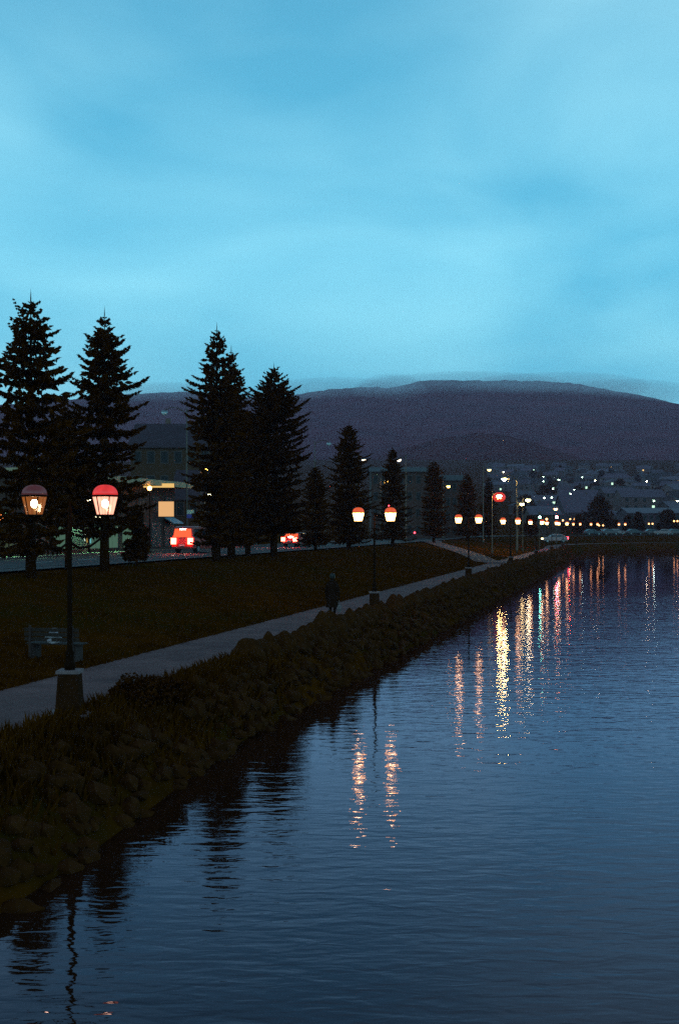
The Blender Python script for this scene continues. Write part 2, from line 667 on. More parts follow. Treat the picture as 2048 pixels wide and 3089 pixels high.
mountain('hill', [(-1500, 1440), (200, 1425), (800, 1432), (1000, 1410), (1150, 1372), (1300, 1325), (1420, 1303), (1500, 1302), (1600, 1325), (1720, 1368), (1800, 1396),
                  (1900, 1412), (2100, 1420), (2500, 1430), (4000, 1450)],
         1750, 1280, 2050, (-1400, 1900), 300, 40, M_hill, 1.6, 7.0, 0.85)

# ------------------------------------------------------------------ trees
M_bark = mat('bark', (0.05, 0.014, 0.004), 0.95, nscale=6, namt=0.4, bump=0.6, bscale=12, spec=0.0)
M_need = mat('spruce_needles', (0.092, 0.022, 0.002), 0.9, nscale=1.3, namt=0.45, spec=0.0)
M_leaf = mat('broad_leaves', (0.065, 0.016, 0.003), 0.85, nscale=1.1, namt=0.45, spec=0.0)

def spruce(loc, H, prof, seed, label, step=0.42, nb=8, fine=1.0, clear=0.12, lean=0.0, extra=None, droop=0.0, light=1.0):
    """prof: list of (fraction below the top 0..1, crown radius in m)"""
    rg = random.Random(seed)
    root = empty('spruce_tree', loc)
    tag(root, label, 'tree', 'spruces along the road')
    pf, pr = zip(*prof)
    # trunk
    tr = MB()
    tr.tube([(lean * (k / 8) ** 1.5, 0, H * k / 8) for k in range(9)], [max(0.012, 0.019 * H * (1 - k / 8.0) + 0.01) for k in range(9)], 9)
    tr.build('trunk', M_bark, root, smooth=True)
    V = []; Fc = []
    def twig(p, d, L, w):
        # a spray of needles: two crossed serrated blades
        d = d.normalized()
        u = d.cross(Vector((0, 0, 1)))
        if u.length < 0.1: u = Vector((1, 0, 0))
        u.normalize()
        n = u.cross(d)
        a = rg.uniform(0, 3.14)
        for q in (a, a + 1.57):
            w1 = (u * math.cos(q) + n * math.sin(q)) * w
            k = len(V)
            V.extend([p, p + d * L * 0.35 + w1, p + d * L, p + d * L * 0.45 - w1])
            Fc.append((k, k + 1, k + 2, k + 3))
    h = H * clear
    top = H
    while h < top - 0.35:
        f = 1 - h / H
        Rr = float(np.interp(f, pf, pr))
        n = nb if f > 0.25 else max(4, int(nb * 0.7))
        a0 = rg.uniform(0, 6.28)
        tier = rg.uniform(0.80, 1.18)
        for b in range(n):
            if rg.random() < 0.12: continue
            az = a0 + 6.283 * b / n + rg.uniform(-0.3, 0.3)
            L = Rr * tier * rg.choice((0.72, 0.9, 1.0, 1.05, 1.18)) * (1 + 0.13 * math.sin(az * 2 + seed) + 0.10 * math.sin(az * 3 + h * 1.3 + seed))
            rise = 0.34 - 0.62 * f - droop + rg.uniform(-0.07, 0.07)
            o = Vector((lean * (h / H) ** 1.5, 0, h + rg.uniform(-0.08, 0.08)))
            dirh = Vector((math.cos(az), math.sin(az), 0))
            side = Vector((-dirh.y, dirh.x, 0))
            npt = max(3, int(L / (0.17 / fine)))
            prev = o
            for q in range(1, npt + 1):
                t = q / npt
                z = rise * L * t * (1 - 0.45 * t) + (0.20 - 0.22 * f) * L * t ** 3 - 0.10 * L * math.sin(3.1 * t) * f
                p = o + dirh * (L * t) + Vector((0, 0, z))
                k = len(V)
                ww = Vector((0, 0, 0.02 + 0.02 * (1 - t)))
                V.extend([prev - ww, p - ww * 0.8, p + ww * 0.8, prev + ww]); Fc.append((k, k + 1, k + 2, k + 3))
                if t > 0.10:
                    sl = (0.10 + 0.34 * L ** 0.5 * (1 - t) ** 0.7 + 0.05) * rg.uniform(0.7, 1.25)
                    sl = min(sl, 0.75) * min(1.0, 0.30 + f * 5.5)
                    for sg in (-1, 1):
                        twig(p, side * sg + dirh * rg.uniform(0.5, 1.0) + Vector((0, 0, rg.uniform(-0.35, 0.12))), sl, 0.075 + 0.035 * rg.random())
                        if fine >= 1 and rg.random() < 0.6:
                            twig(p + side * sg * sl * 0.45, side * sg * 0.5 + dirh + Vector((0, 0, rg.uniform(-0.6, 0.2))), sl * 0.6, 0.05)
                    for _ in range(1 if rg.random() < 0.55 else 2):
                        twig(p + side * rg.uniform(-0.12, 0.12), Vector((rg.uniform(-.25, .25), rg.uniform(-.25, .25), -1)), rg.uniform(0.14, 0.42) * (1.2 - 0.75 * t) * min(1.0, 0.35 + f * 4), 0.06)
                    if rg.random() < 0.5:
                        twig(p, dirh * 0.8 + Vector((0, 0, 0.7)), rg.uniform(0.1, 0.2), 0.04)
                prev = p
            twig(prev, dirh + Vector((0, 0, 0.35)), 0.26 * min(1.0, 0.3 + f * 5), 0.05)
        # short inner shoots close the crown near the stem
        for _ in range(int(34 * fine * min(1, 0.25 + f * 2))):
            az = rg.uniform(0, 6.28)
            rr = Rr * rg.uniform(0.05, 0.72)
            p = Vector((lean * (h / H) ** 1.5 + rr * math.cos(az), rr * math.sin(az), h + rg.uniform(-.2, .2)))
            twig(p, Vector((math.cos(az), math.sin(az), rg.uniform(-0.8, 0.5))), rg.uniform(.3, .6) * min(1.0, 0.3 + f * 4), 0.13 * min(1.0, 0.4 + f * 4))
        h += step * rg.uniform(0.6, 1.35) * (0.55 + 0.5 * min(1, f * 2.2))
    # the leader with its last small whorls
    x0 = lean
    for hh, ll in ((H - 0.55, 0.30), (H - 0.32, 0.2), (H - 0.75, 0.36)):
        for b in range(5):
            az = 6.28 * b / 5 + hh * 7
            twig(Vector((x0, 0, hh)), Vector((math.cos(az), math.sin(az), 0.55)), ll, 0.03)
    twig(Vector((x0, 0, H - 0.5)), Vector((0, 0, 1)), 0.85, 0.03)
    if extra:   # a second shoot or heavy upper limb
        for (bx, by, bz, ex, ey, ez, rad) in extra:
            A = Vector((bx, by, bz)); B = Vector((ex, ey, ez))
            n = int((B - A).length / 0.16)
            for q in range(n + 1):
                t = q / n
                p = A.lerp(B, t)
                r = rad * (1 - t) + 0.10
                for _ in range(6):
                    az = rg.uniform(0, 6.28)
                    twig(p, Vector((math.cos(az), math.sin(az), rg.uniform(-0.4, 0.45))), r * rg.uniform(0.5, 1.1), 0.055)
    V_ = np.array([tuple(v) for v in V]); F_ = np.array(Fc)
    mesh_np('crown', V_, F_, M_need, root)
    return root

def ppm(Y):
    return F / Y
def put_tree(px, py_top, s, base_dz=0.0):
    x, y = at(px, s)
    g = ground_z(x, y, s)
    return (x, y, g), zpix(py_top, y) - g, y
def profpx(tab, py_top, Y, H):
    # (photo row, half width px) -> fraction, metres
    out = [(0.0, 0.05)]
    for py, hw in tab:
        out.append((min(1.0, (py - py_top) / F * Y / H), hw / F * Y))
    return out

TS = 17.0
l, H, Y = put_tree(94, 893, TS)
spruce(l, H, profpx([(940, 30), (1000, 60), (1060, 88), (1130, 122), (1200, 132), (1300, 160), (1450, 180), (1550, 180), (1600, 140)], 893, Y, H),
       11, 'tall broad spruce with a side limb near its top, farthest from the hill', nb=9, step=0.52, clear=0.13,
       extra=[(-0.1, 0, H - 1.6, -0.78, 0, H - 0.15, 0.28), (-0.2, 0, H - 2.2, -1.0, 0.1, H - 1.2, 0.3)])
l, H, Y = put_tree(316, 942, TS)
spruce(l, H, profpx([(985, 22), (1040, 52), (1090, 70), (1130, 86), (1180, 92), (1250, 106), (1330, 116), (1450, 122), (1540, 128), (1600, 90)], 942, Y, H),
       22, 'tall slim spruce with upswept tips beside the double lantern post', nb=9, step=0.52, clear=0.16, lean=0.0)
l, H, Y = put_tree(652, 985, TS)
spruce(l, H, profpx([(1030, 18), (1062, 44), (1095, 54), (1130, 58), (1165, 82), (1220, 88), (1290, 100), (1400, 96), (1500, 92), (1600, 90)], 985, Y, H),
       35, 'tall narrow spruce with tiered boughs crowding a shorter twin', nb=8, step=0.5, clear=0.10, lean=0.05)
l, H, Y = put_tree(698, 1052, TS + 0.6)
spruce(l, H, profpx([(1085, 10), (1110, 22), (1145, 40), (1175, 46), (1250, 60), (1350, 70), (1500, 80), (1600, 85)], 1052, Y, H),
       36, 'thin spruce with a bare whip leader, squeezed between two bigger spruces', nb=7, step=0.5, clear=0.10)
l, H, Y = put_tree(826, 1104, TS)
spruce(l, H, profpx([(1135, 22), (1165, 38), (1195, 72), (1250, 76), (1300, 96), (1400, 100), (1500, 102), (1600, 100)], 1104, Y, H),
       47, 'bushy pointed spruce with a forked tip beside the spruce pair', nb=10, step=0.42, clear=0.15, droop=-0.14,
       extra=[(0.15, 0, H - 0.9, 0.3, 0, H - 0.1, 0.16)])
l, H, Y = put_tree(206, 1222, TS + 1.2)
spruce(l, H, profpx([(1270, 40), (1340, 75), (1430, 95), (1520, 100), (1590, 70)], 1222, Y, H), 71, 'dense low spruce filling the gap between the two tallest spruces', nb=10, step=0.42, clear=0.30, droop=-0.05)
l, H, Y = put_tree(748, 1236, TS + 1.4)
spruce(l, H, profpx([(1280, 34), (1340, 60), (1430, 80), (1520, 88), (1600, 80)], 1236, Y, H), 72, 'dense low spruce filling the gap beside the bushy forked spruce', nb=10, step=0.42, clear=0.14)
l, H, Y = put_tree(952, 1402, TS + 1)
spruce(l, H, profpx([(1450, 25), (1520, 38), (1620, 45)], 1402, Y, H), 51, 'small dark spruce, the shortest in the row', nb=9, step=0.42, fine=0.9)
l, H, Y = put_tree(1052, 1276, TS)
spruce(l, H, profpx([(1310, 22), (1350, 36), (1420, 50), (1500, 60), (1620, 64)], 1276, Y, H), 52, 'conical spruce right beside the second double lantern', nb=10, step=0.4, fine=0.95, clear=0.09)
l, H, Y = put_tree(1184, 1345, TS)
spruce(l, H, profpx([(1380, 14), (1430, 30), (1500, 42), (1610, 50)], 1345, Y, H), 53, 'slim spruce rising behind the second double lantern', nb=10, step=0.42, fine=0.9)
l, H, Y = put_tree(1308, 1385, TS)
spruce(l, H, profpx([(1420, 20), (1480, 36), (1560, 44), (1620, 42)], 1385, Y, H), 54, 'dark spruce standing against the pale block of flats', nb=10, step=0.45, fine=0.85)
l, H, Y = put_tree(1408, 1425, TS)
spruce(l, H, profpx([(1460, 22), (1520, 36), (1610, 40)], 1425, Y, H), 55, 'wide low spruce by the third double lantern', nb=10, step=0.48, fine=0.8)
l, H, Y = put_tree(1474, 1436, TS)
spruce(l, H, profpx([(1470, 14), (1530, 24), (1610, 28)], 1436, Y, H), 56, 'last narrow spruce before the road junction', nb=10, step=0.5, fine=0.8)

def broadleaf(loc, H, rad, seed, label, n=5200, leaf=0.30, group='round trees by the far shore', cone=0.0):
    rg = np.random.default_rng(seed)
    root = empty('broadleaf_tree', loc)
    tag(root, label, 'tree', group)
    tr = MB()
    tr.tube([(0, 0, 0), (0.05, 0, H * .2), (0.0, 0.05, H * .45), (0, 0, H * .8)], [0.03 * H, .024 * H, .016 * H, .004 * H], 8)
    for a in range(6):
        az = a * 1.05 + seed
        b = H * (0.2 + 0.07 * a)
        tr.tube([(0, 0, b), (math.cos(az) * rad * .4, math.sin(az) * rad * .4, b + H * .12), (math.cos(az) * rad * .8, math.sin(az) * rad * .8, b + H * .2)], [.012 * H, .008 * H, .002 * H], 6)
    tr.build('trunk', M_bark, root, smooth=True)
    # clumps of leaves spread through the crown
    nc = 46
    C = []
    for i in range(nc):
        z = rg.uniform(0.16, 0.97)
        rr = rad * (1 - abs(z - 0.45) / 0.62) ** 0.6 if not cone else rad * (1.04 - z) ** 0.8
        az = rg.uniform(0, 6.28)
        q = rr * math.sqrt(rg.uniform(0.05, 1))
        C.append((q * math.cos(az), q * math.sin(az), z * H, rad * rg.uniform(0.2, 0.36) * (1 - 0.5 * cone * z)))
    C = np.array(C)
    idx = rg.integers(0, nc, n)
    p = C[idx, :3] + rg.normal(0, 1, (n, 3)) * C[idx, 3:4] * np.array([0.55, 0.55, 0.42])
    a = rg.normal(0, 1, (n, 3)); a /= np.linalg.norm(a, axis=1)[:, None]
    b = np.cross(a, rg.normal(0, 1, (n, 3))); b /= np.linalg.norm(b, axis=1)[:, None]
    sz = leaf * rg.uniform(0.6, 1.3, (n, 1))
    V = np.stack([p - a * sz, p + b * sz * 0.5, p + a * sz, p - b * sz * 0.5], axis=1).reshape(-1, 3)
    Fq = np.arange(n * 4).reshape(n, 4)
    mesh_np('crown', V, Fq, M_leaf, root)
    return root

def gz_far(x, y):
    return ground_z(x, y, 60)
for (px, pt, Yt, wpx, lab, cone) in (
        (1806, 1503, 330, 62, 'big dark round-topped tree behind the far shore promenade', 0.3),
        (1893, 1552, 345, 17, 'small pointed dark tree standing before the long mauve hall', 1.0),
        (1924, 1544, 350, 22, 'pointed dark tree touching the corner of the long mauve hall', 1.0),
        (2012, 1540, 350, 36, 'round dark tree covering the windows of the long mauve hall', 0.2),
        (1745, 1555, 300, 22, 'low dark tree under the sloping shed roof', 0.2),
        (412, 1545, 62, 44, 'bushy dark tree hiding part of the shopfront beside the slim spruce', 0.1),
        (1600, 1560, 215, 26, 'bushy low tree behind the climbing side path', 0.1),
        (1460, 1530, 195, 30, 'rounded tree behind the last spruces at the junction', 0.1)):
    X = (px - 1024) / F * Yt
    g = gz_far(X, Yt)
    broadleaf((X, Yt, g), zpix(pt, Yt) - g, wpx / F * Yt, int(px), lab, n=3200, leaf=0.45 if Yt > 300 else (0.3 if Yt > 100 else 0.16), cone=cone, group='round trees by the far shore' if Yt > 100 else None)

# ------------------------------------------------------------------ double lantern posts on the promenade
M_iron = mat('cast_iron', (0.022, 0.007, 0.003), 0.8, metal=0.0, nscale=9, namt=0.3, spec=0.03)
M_stone = mat('plinth_stone', (0.050, 0.014, 0.005), 0.9, nscale=7, namt=0.3, bump=0.5, bscale=18, spec=0.03)
M_cap = mat('pale_stone', (0.26, 0.13, 0.12), 0.85, nscale=7, namt=0.25)
BULB = emat('bulb', (1.0, 0.72, 0.42), 70)
BULB2 = emat('bulb_strong', (1.0, 0.92, 0.50), 170)
PANE = {'dim': glowglass('lantern_pane_dim', (1.0, 0.30, 0.06), 0.50, 0.62),
        'pink': glowglass('lantern_pane_pink', (1.0, 0.40, 0.27), 2.0, 0.25),
        'warm': glowglass('lantern_pane_warm', (1.0, 0.56, 0.18), 15.0, 0.15),
        'far': glowglass('lantern_pane_far', (1.0, 0.50, 0.18), 5.0, 0.15)}
DOME = {'dim': glowglass('dome_dim', (0.30, 0.11, 0.13), 0.22, 0.2),
        'far': glowglass('dome_far', (1.0, 0.14, 0.04), 0.8, 0.1),
        'pink': glowglass('dome_pink', (1.0, 0.055, 0.055), 0.75, 0.1),
        'warm': glowglass('dome_warm', (1.0, 0.14, 0.04), 0.8, 0.1)}
BAR = {'dim': M_iron, 'pink': M_iron, 'warm': M_iron, 'far': M_iron}

def lantern(parent, x, kind, z0=3.72):
    """six-sided tapered lantern: panes, frame bars, milky dome, bulb; sits on its arm at z0"""
    r0, r1, hh = 0.155, 0.235, 0.33
    body = MB()
    body.lathe([(0.05, -0.10), (0.07, -0.05), (r0 + 0.012, -0.03), (r0 + 0.012, 0.0)], 6, (x, 0, z0))
    body.lathe([(r1 + 0.02, hh + 0.0), (r1 + 0.024, hh + 0.03), (r1 - 0.02, hh + 0.035)], 6, (x, 0, z0))
    for i in range(6):
        a = math.pi / 3 * i
        body.tube([(x + r0 * math.cos(a), r0 * math.sin(a), z0), (x + r1 * math.cos(a), r1 * math.sin(a), z0 + hh)], 0.011, 5)
    body.lathe([(0.03, hh + 0.215), (0.035, hh + 0.235), (0.012, hh + 0.26), (0.016, hh + 0.29), (0.004, hh + 0.33)], 8, (x, 0, z0))
    lan = body.build('lantern', BAR[kind], parent)
    dome = MB()
    dome.lathe([(r1 * math.cos(t) ** 0.8 if t < 1.5 else 0.03, hh + 0.037 + 0.185 * math.sin(t)) for t in [k * 1.5 / 7 for k in range(8)]], 16, (x, 0, z0))
    dome.build('dome', DOME[kind], lan, smooth=True)
    for i in range(6):
        a, b = math.pi / 3 * i + 0.06, math.pi / 3 * (i + 1) - 0.06
        q = 0.985
        pm = MB()
        pm.add([(x + q * r0 * math.cos(a), q * r0 * math.sin(a), z0 + .004), (x + q * r0 * math.cos(b), q * r0 * math.sin(b), z0 + .004),
                (x + q * r1 * math.cos(b), q * r1 * math.sin(b), z0 + hh - .004), (x + q * r1 * math.cos(a), q * r1 * math.sin(a), z0 + hh - .004)], [(0, 1, 2, 3)])
        pm.build('pane', PANE[kind], lan)
    bl = MB()
    bl.sphere((x, 0, z0 + 0.20), 0.068, 10, 7, 1.15)
    bl.build('bulb', BULB2 if kind == 'warm' else (emat('bulb_far', (1.0, 0.72, 0.42), 28) if kind == 'far' else BULB), lan, smooth=True)
    st = MB()
    st.tube([(x, 0, z0), (x, 0, z0 + 0.13)], 0.014, 6)
    st.build('bulb_holder', mat('brass', (0.45, 0.25, 0.08), 0.4, metal=0.8), lan)
    return lan

def lamp_post(kinds, label):
    root = empty('lamp_post')
    tag(root, label, 'lamp post', 'double lantern posts along the promenade')
    pl = MB()
    pl.box((0, 0, 0.39), (0.46, 0.46, 0.78), taper=0.80)
    pl.build('plinth', M_stone, root, bevel=0.015)
    cp = MB(); cp.box((0, 0, 0.815), (0.43, 0.43, 0.065)); cp.build('plinth_cap', M_cap, root, bevel=0.01)
    ft = MB(); ft.box((0, 0, 0.02), (0.78, 0.78, 0.08)); ft.build('plinth_foot', M_cap, root, bevel=0.01)
    po = MB()
    po.lathe([(0.10, 0.85), (0.11, 0.95), (0.075, 1.0), (0.07, 1.12), (0.085, 1.16), (0.052, 1.22), (0.045, 2.2), (0.062, 2.24), (0.045, 2.3),
              (0.038, 3.3), (0.06, 3.34), (0.04, 3.40), (0.03, 3.75), (0.05, 3.80), (0.02, 3.86), (0.006, 4.02)], 12)
    po.build('post', M_iron, root, smooth=True)
    for sg in (-1, 1):
        am = MB()
        am.tube([(0, 0, 3.22), (sg * .16, 0, 3.10), (sg * .36, 0, 3.12), (sg * .55, 0, 3.26), (sg * .645, 0, 3.46), (sg * .655, 0, 3.64)],
                [.024, .024, .022, .021, .02, .03], 8)
        am.tube([(0, 0, 3.42), (sg * .2, 0, 3.40), (sg * .33, 0, 3.30), (sg * .36, 0, 3.14)], .012, 6)
        am.build('arm', M_iron, root, smooth=True)
    lantern(root, -0.655, kinds[0])
    lantern(root, 0.655, kinds[1])
    return root

LY = [21.5, 47.3, 75.2, 102.0, 130.5, 157.0, 184.0]
lampA = lamp_post(('dim', 'pink'), 'double lantern post with one clear and one pinkish lantern, on the wide stone plinth')
lampB = lamp_post(('warm', 'warm'), 'double lantern post on a stone plinth beside the walking person')
ordn = ['', '', 'third', 'fourth', 'fifth', 'sixth', 'seventh']
def lamp_xy(Y):
    return -4.99 + 0.2485 * (Y - 21.5), Y
lampA.location = (*lamp_xy(21.5), ZP - 0.0)
lampB.location = (*lamp_xy(47.3), ZP - 0.0)
for i in range(2, len(LY)):
    o = copy_tree(lampB)
    o['label'] = 'double lantern post, %s along the boulder edge counted from the broad side-limbed spruce' % ordn[i]
    o.location = (*lamp_xy(LY[i]), ZP)
# the row goes on round the end of the basin
lampC = lamp_post(('far', 'far'), 'small distant double lantern post on the far end of the basin')
first_far = True
for (px, Yt) in ((1727, 214), (1764, 236), (1812, 262), (1884, 275)):
    X = (px - 1024) / F * Yt
    o = lampC if first_far else copy_tree(lampC)
    first_far = False
    o['label'] = 'small distant double lantern post on the far end of the basin'
    o['group'] = 'lantern posts round the basin end'
    # stand it 1.6 m inland of the waterline
    bi = min(range(len(SH)), key=lambda i: abs(SH[i].x / SH[i].y - X / Yt) if SH[i].y > 190 else 9)
    p = SH[bi] + SHN[bi] * 1.7
    o.location = (p.x, p.y, ZP)

# ------------------------------------------------------------------ tall street lamps
M_pole = mat('galvanised_pole', (0.12, 0.075, 0.05), 0.55, metal=0.4, nscale=4, namt=0.2)
M_opal = mat('opal_glass', (0.62, 0.62, 0.62), 0.25, spec=0.7)
def street_lamp(x, y, zg, ztop, arm, label, kind, group=None, pole_r=0.07, halo=None):
    """mast with a swept arm of length arm (signed, along x) that ends in a round bowl lamp"""
    root = empty('street_lamp', (x, y, zg))
    tag(root, label, 'street lamp', group)
    h = ztop - zg
    po = MB()
    po.lathe([(pole_r * 1.7, 0), (pole_r * 1.7, 0.5), (pole_r, 0.6), (pole_r * 0.6, h + 0.35), (0.01, h + 0.42)], 10)
    po.build('mast', M_pole, root, smooth=True)
    am = MB()
    pts = [(arm * k, 0, h - 0.15 + 0.55 * math.sin(k * 2.6) * (1 if abs(arm) > 1 else .4)) for k in (0, .2, .4, .6, .8, 1.0)]
    am.tube(pts, [.045, .042, .04, .036, .033, .03], 8)
    am.build('arm', M_pole, root, smooth=True)
    ex, ez = pts[-1][0], pts[-1][2]
    hd = MB()
    hd.lathe([(0.05, 0.02), (0.22, -0.02), (0.31, -0.12), (0.31, -0.16)], 14, (ex, 0, ez))
    hd.build('lamp_hood', mat('lamp_hood', (0.22, 0.23, 0.24), 0.4, metal=0.3), root, smooth=True)
    if halo:  # added glowing shell, imitates a red light halo around the bowl
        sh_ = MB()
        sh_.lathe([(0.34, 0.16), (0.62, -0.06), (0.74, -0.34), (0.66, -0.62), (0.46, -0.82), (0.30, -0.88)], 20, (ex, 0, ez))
        sh_.build('halo_shell', halo, root, smooth=True)
    bo = MB()
    bo.lathe([(0.30, -0.165), (0.29, -0.26), (0.22, -0.38), (0.1, -0.45), (0.01, -0.46)], 14, (ex, 0, ez))
    bo.build('bowl', kind, root, smooth=True)
    return root

OR = emat('lamp_amber', (1.0, 0.50, 0.10), 16)
OR_S = emat('lamp_sodium', (1.0, 0.80, 0.20), 260)
WH_S = emat('lamp_white', (1.0, 0.84, 0.24), 180)
GW = emat('lamp_greenish', (0.62, 1.0, 0.72), 14)
PALE = emat('lamp_pale', (1.0, 0.80, 0.62), 3.2)
def sl(px, py, s=None, Y=None, arm=2.0, label='', kind=M_opal, group=None, pole_r=0.08, halo=None):
    if Y is None:
        x, y = at(px, s)
    else:
        y = Y; x = (px - 1024) / F * Y
    zl = zpix(py, y) + 0.3
    bx = x - arm
    # inland distance of the foot
    s_ = -(bx + 8.7) * 0.9704 + y * 0.2416
    zg = ground_z(bx, y, max(5, s_)) - 0.02
    return street_lamp(bx, y, zg, zl, arm, label, kind, group, pole_r, halo)
sl(497, 1252, s=33.0, arm=-2.05, label='tall street lamp with an unlit round bowl, its mast carrying the bus stop sign', kind=M_opal)
sl(992, 1344, s=30.6, arm=1.9, label='tall unlit street lamp with a pale bowl between the spruces', kind=M_opal)
sl(1098, 1389, Y=150, arm=0.9, label='tall street lamp glowing pale beside the conical spruce top', kind=PALE, group=None)
sl(1203, 1388, Y=151, arm=-0.9, label='tall street lamp glowing pale above the slim spruce top', kind=PALE)
sl(1475, 1418, Y=176, arm=0.9, label='tall street lamp glowing yellow above the last narrow spruce', kind=emat('lamp_pale_y', (1.0, 0.75, 0.30), 3.5))
sl(1505, 1497, Y=133, arm=0.8, label='brilliant street lamp with an added glowing red shade before the last spruce', kind=OR_S, pole_r=0.06,
   halo=glowglass('halo_red_glow', (1.0, 0.05, 0.03), 1.1, 0.55))
sl(1520, 1450, Y=149, arm=-1.62, label='street lamp on a bare yellowish mast with a long arm by the junction', kind=WH_S, pole_r=0.07)
sl(1352, 1468, Y=185, arm=0.8, label='amber street lamp shining before the pale block of flats', kind=OR)
sl(1164, 1453, Y=170, arm=0.8, label='amber street lamp peeping through the slim spruce', kind=OR)
sl(636, 1492, Y=118, arm=0.6, label='white street lamp at the edge of the twin spruces', kind=emat('lamp_w2', (1.0, 0.95, 0.5), 10))
sl(674, 1478, Y=122, arm=0.6, label='greenish white street lamp glimmering through the twin spruces', kind=GW)
sl(625, 1412, Y=112, arm=0.6, label='orange street lamp half hidden by the twin spruces', kind=OR)
sl(1592, 1509, Y=152, arm=0.7, label='greenish yellow street lamp on the climbing side path', kind=emat('lamp_gy', (0.95, 0.9, 0.4), 60), pole_r=0.05)
sl(1574, 1521, Y=158, arm=0.6, label='yellow street lamp next to the bare yellowish mast', kind=emat('lamp_y3', (1.0, 0.85, 0.3), 34), pole_r=0.05)
sl(1675, 1536, Y=190, arm=0.6, label='orange street lamp above the red traffic signal', kind=emat('lamp_o4', (1.0, 0.5, 0.16), 16), pole_r=0.05)

# low park lanterns seen past the promenade row
def globe_lamp(x, y, zg, zl, label, m, r=0.16, group=None):
    root = empty('globe_lamp', (x, y, zg))
    tag(root, label, 'lamp', group)
    MB().lathe([(0.09, 0), (0.09, 0.3), (0.045, 0.36), (0.035, zl - zg - r), (0.07, zl - zg - r)], 8).build('post', M_iron, root, smooth=True)
    MB().sphere((0, 0, zl - zg), r, 10, 6).build('globe', m, root, smooth=True)
    return root
GL = emat('globe_orange', (1.0, 0.50, 0.18), 5)
for (px, py, Yt) in ((1648, 1566, 200), (1719, 1566, 300), (1732, 1566, 302), (1862, 1568, 400), (1873, 1568, 402),
                     (1956, 1580, 290), (1967, 1580, 291), (2032, 1572, 330), (2042, 1572, 331), (1806, 1585, 300), (1818, 1585, 301), (1697, 1570, 260)):
    X = (px - 1024) / F * Yt
    globe_lamp(X, Yt, gz_far(X, Yt) - 0.02, zpix(py, Yt), 'orange globe lamp on a slim post in the car park beyond the basin', GL,
               0.20 if Yt < 320 else 0.24, 'orange globe lamps beyond the basin')

# ------------------------------------------------------------------ traffic signals
M_sig = mat('signal_case', (0.03, 0.03, 0.03), 0.6)
def signal(px, py, Y, label, which, col, strength, s=None, r=0.13):
    x = (px - 1024) / F * Y
    s_ = -(x + 8.7) * 0.9704 + Y * 0.2416
    zg = ground_z(x, Y, max(5, s_))
    zl = zpix(py, Y)
    root = empty('traffic_signal', (x, Y, zg))
    tag(root, label, 'traffic signal')
    h = zl - zg
    MB().tube([(0, 0.16, 0), (0, 0.16, h + 0.5)], 0.06, 8).build('post', M_pole, root)
    MB().box((0, 0, h - 0.30 + 0.30 * which), (0.36, 0.22, 1.0)).build('case', M_sig, root, bevel=0.03)
    lit = emat('signal_' + label[:8] + str(px), col, strength)
    off = mat('signal_off', (0.05, 0.02, 0.02), 0.4)
    for k in range(3):
        zz = h + (which - k) * 0.30
        d = MB()
        d.tube([(0, -0.115, zz), (0, -0.15, zz)], r, 12)
        d.build('lens', lit if k == which else off, root)
        v = MB()
        v.tube([(0, -0.116, zz + r + .01), (0, -0.30, zz + r + .01)], [0.03, 0.02], 6)
        v.build('visor', M_sig, root)
    return root
# case centre is 0.3 below the red lens
signal(1678, 1560, 181, 'red traffic signal at the end of the promenade', 0, (1.0, 0.03, 0.04), 1100, r=0.2)
signal(1173, 1527, 140, 'red traffic signal next to the second double lantern', 0, (1.0, 0.04, 0.06), 14)
signal(982, 1558, 120, 'dim red traffic signal between the dark spruces', 0, (1.0, 0.05, 0.03), 6)
signal(1250, 1607, 160, 'low red signal beside the road, past the second double lantern', 0, (1.0, 0.05, 0.08), 7)
signal(1627, 1560, 166, 'green traffic signal at the junction', 2, (0.15, 1.0, 0.6), 70, r=0.16)
signal(640, 1530, 116, 'green traffic signal under the white street lamp', 2, (0.2, 1.0, 0.5), 5)

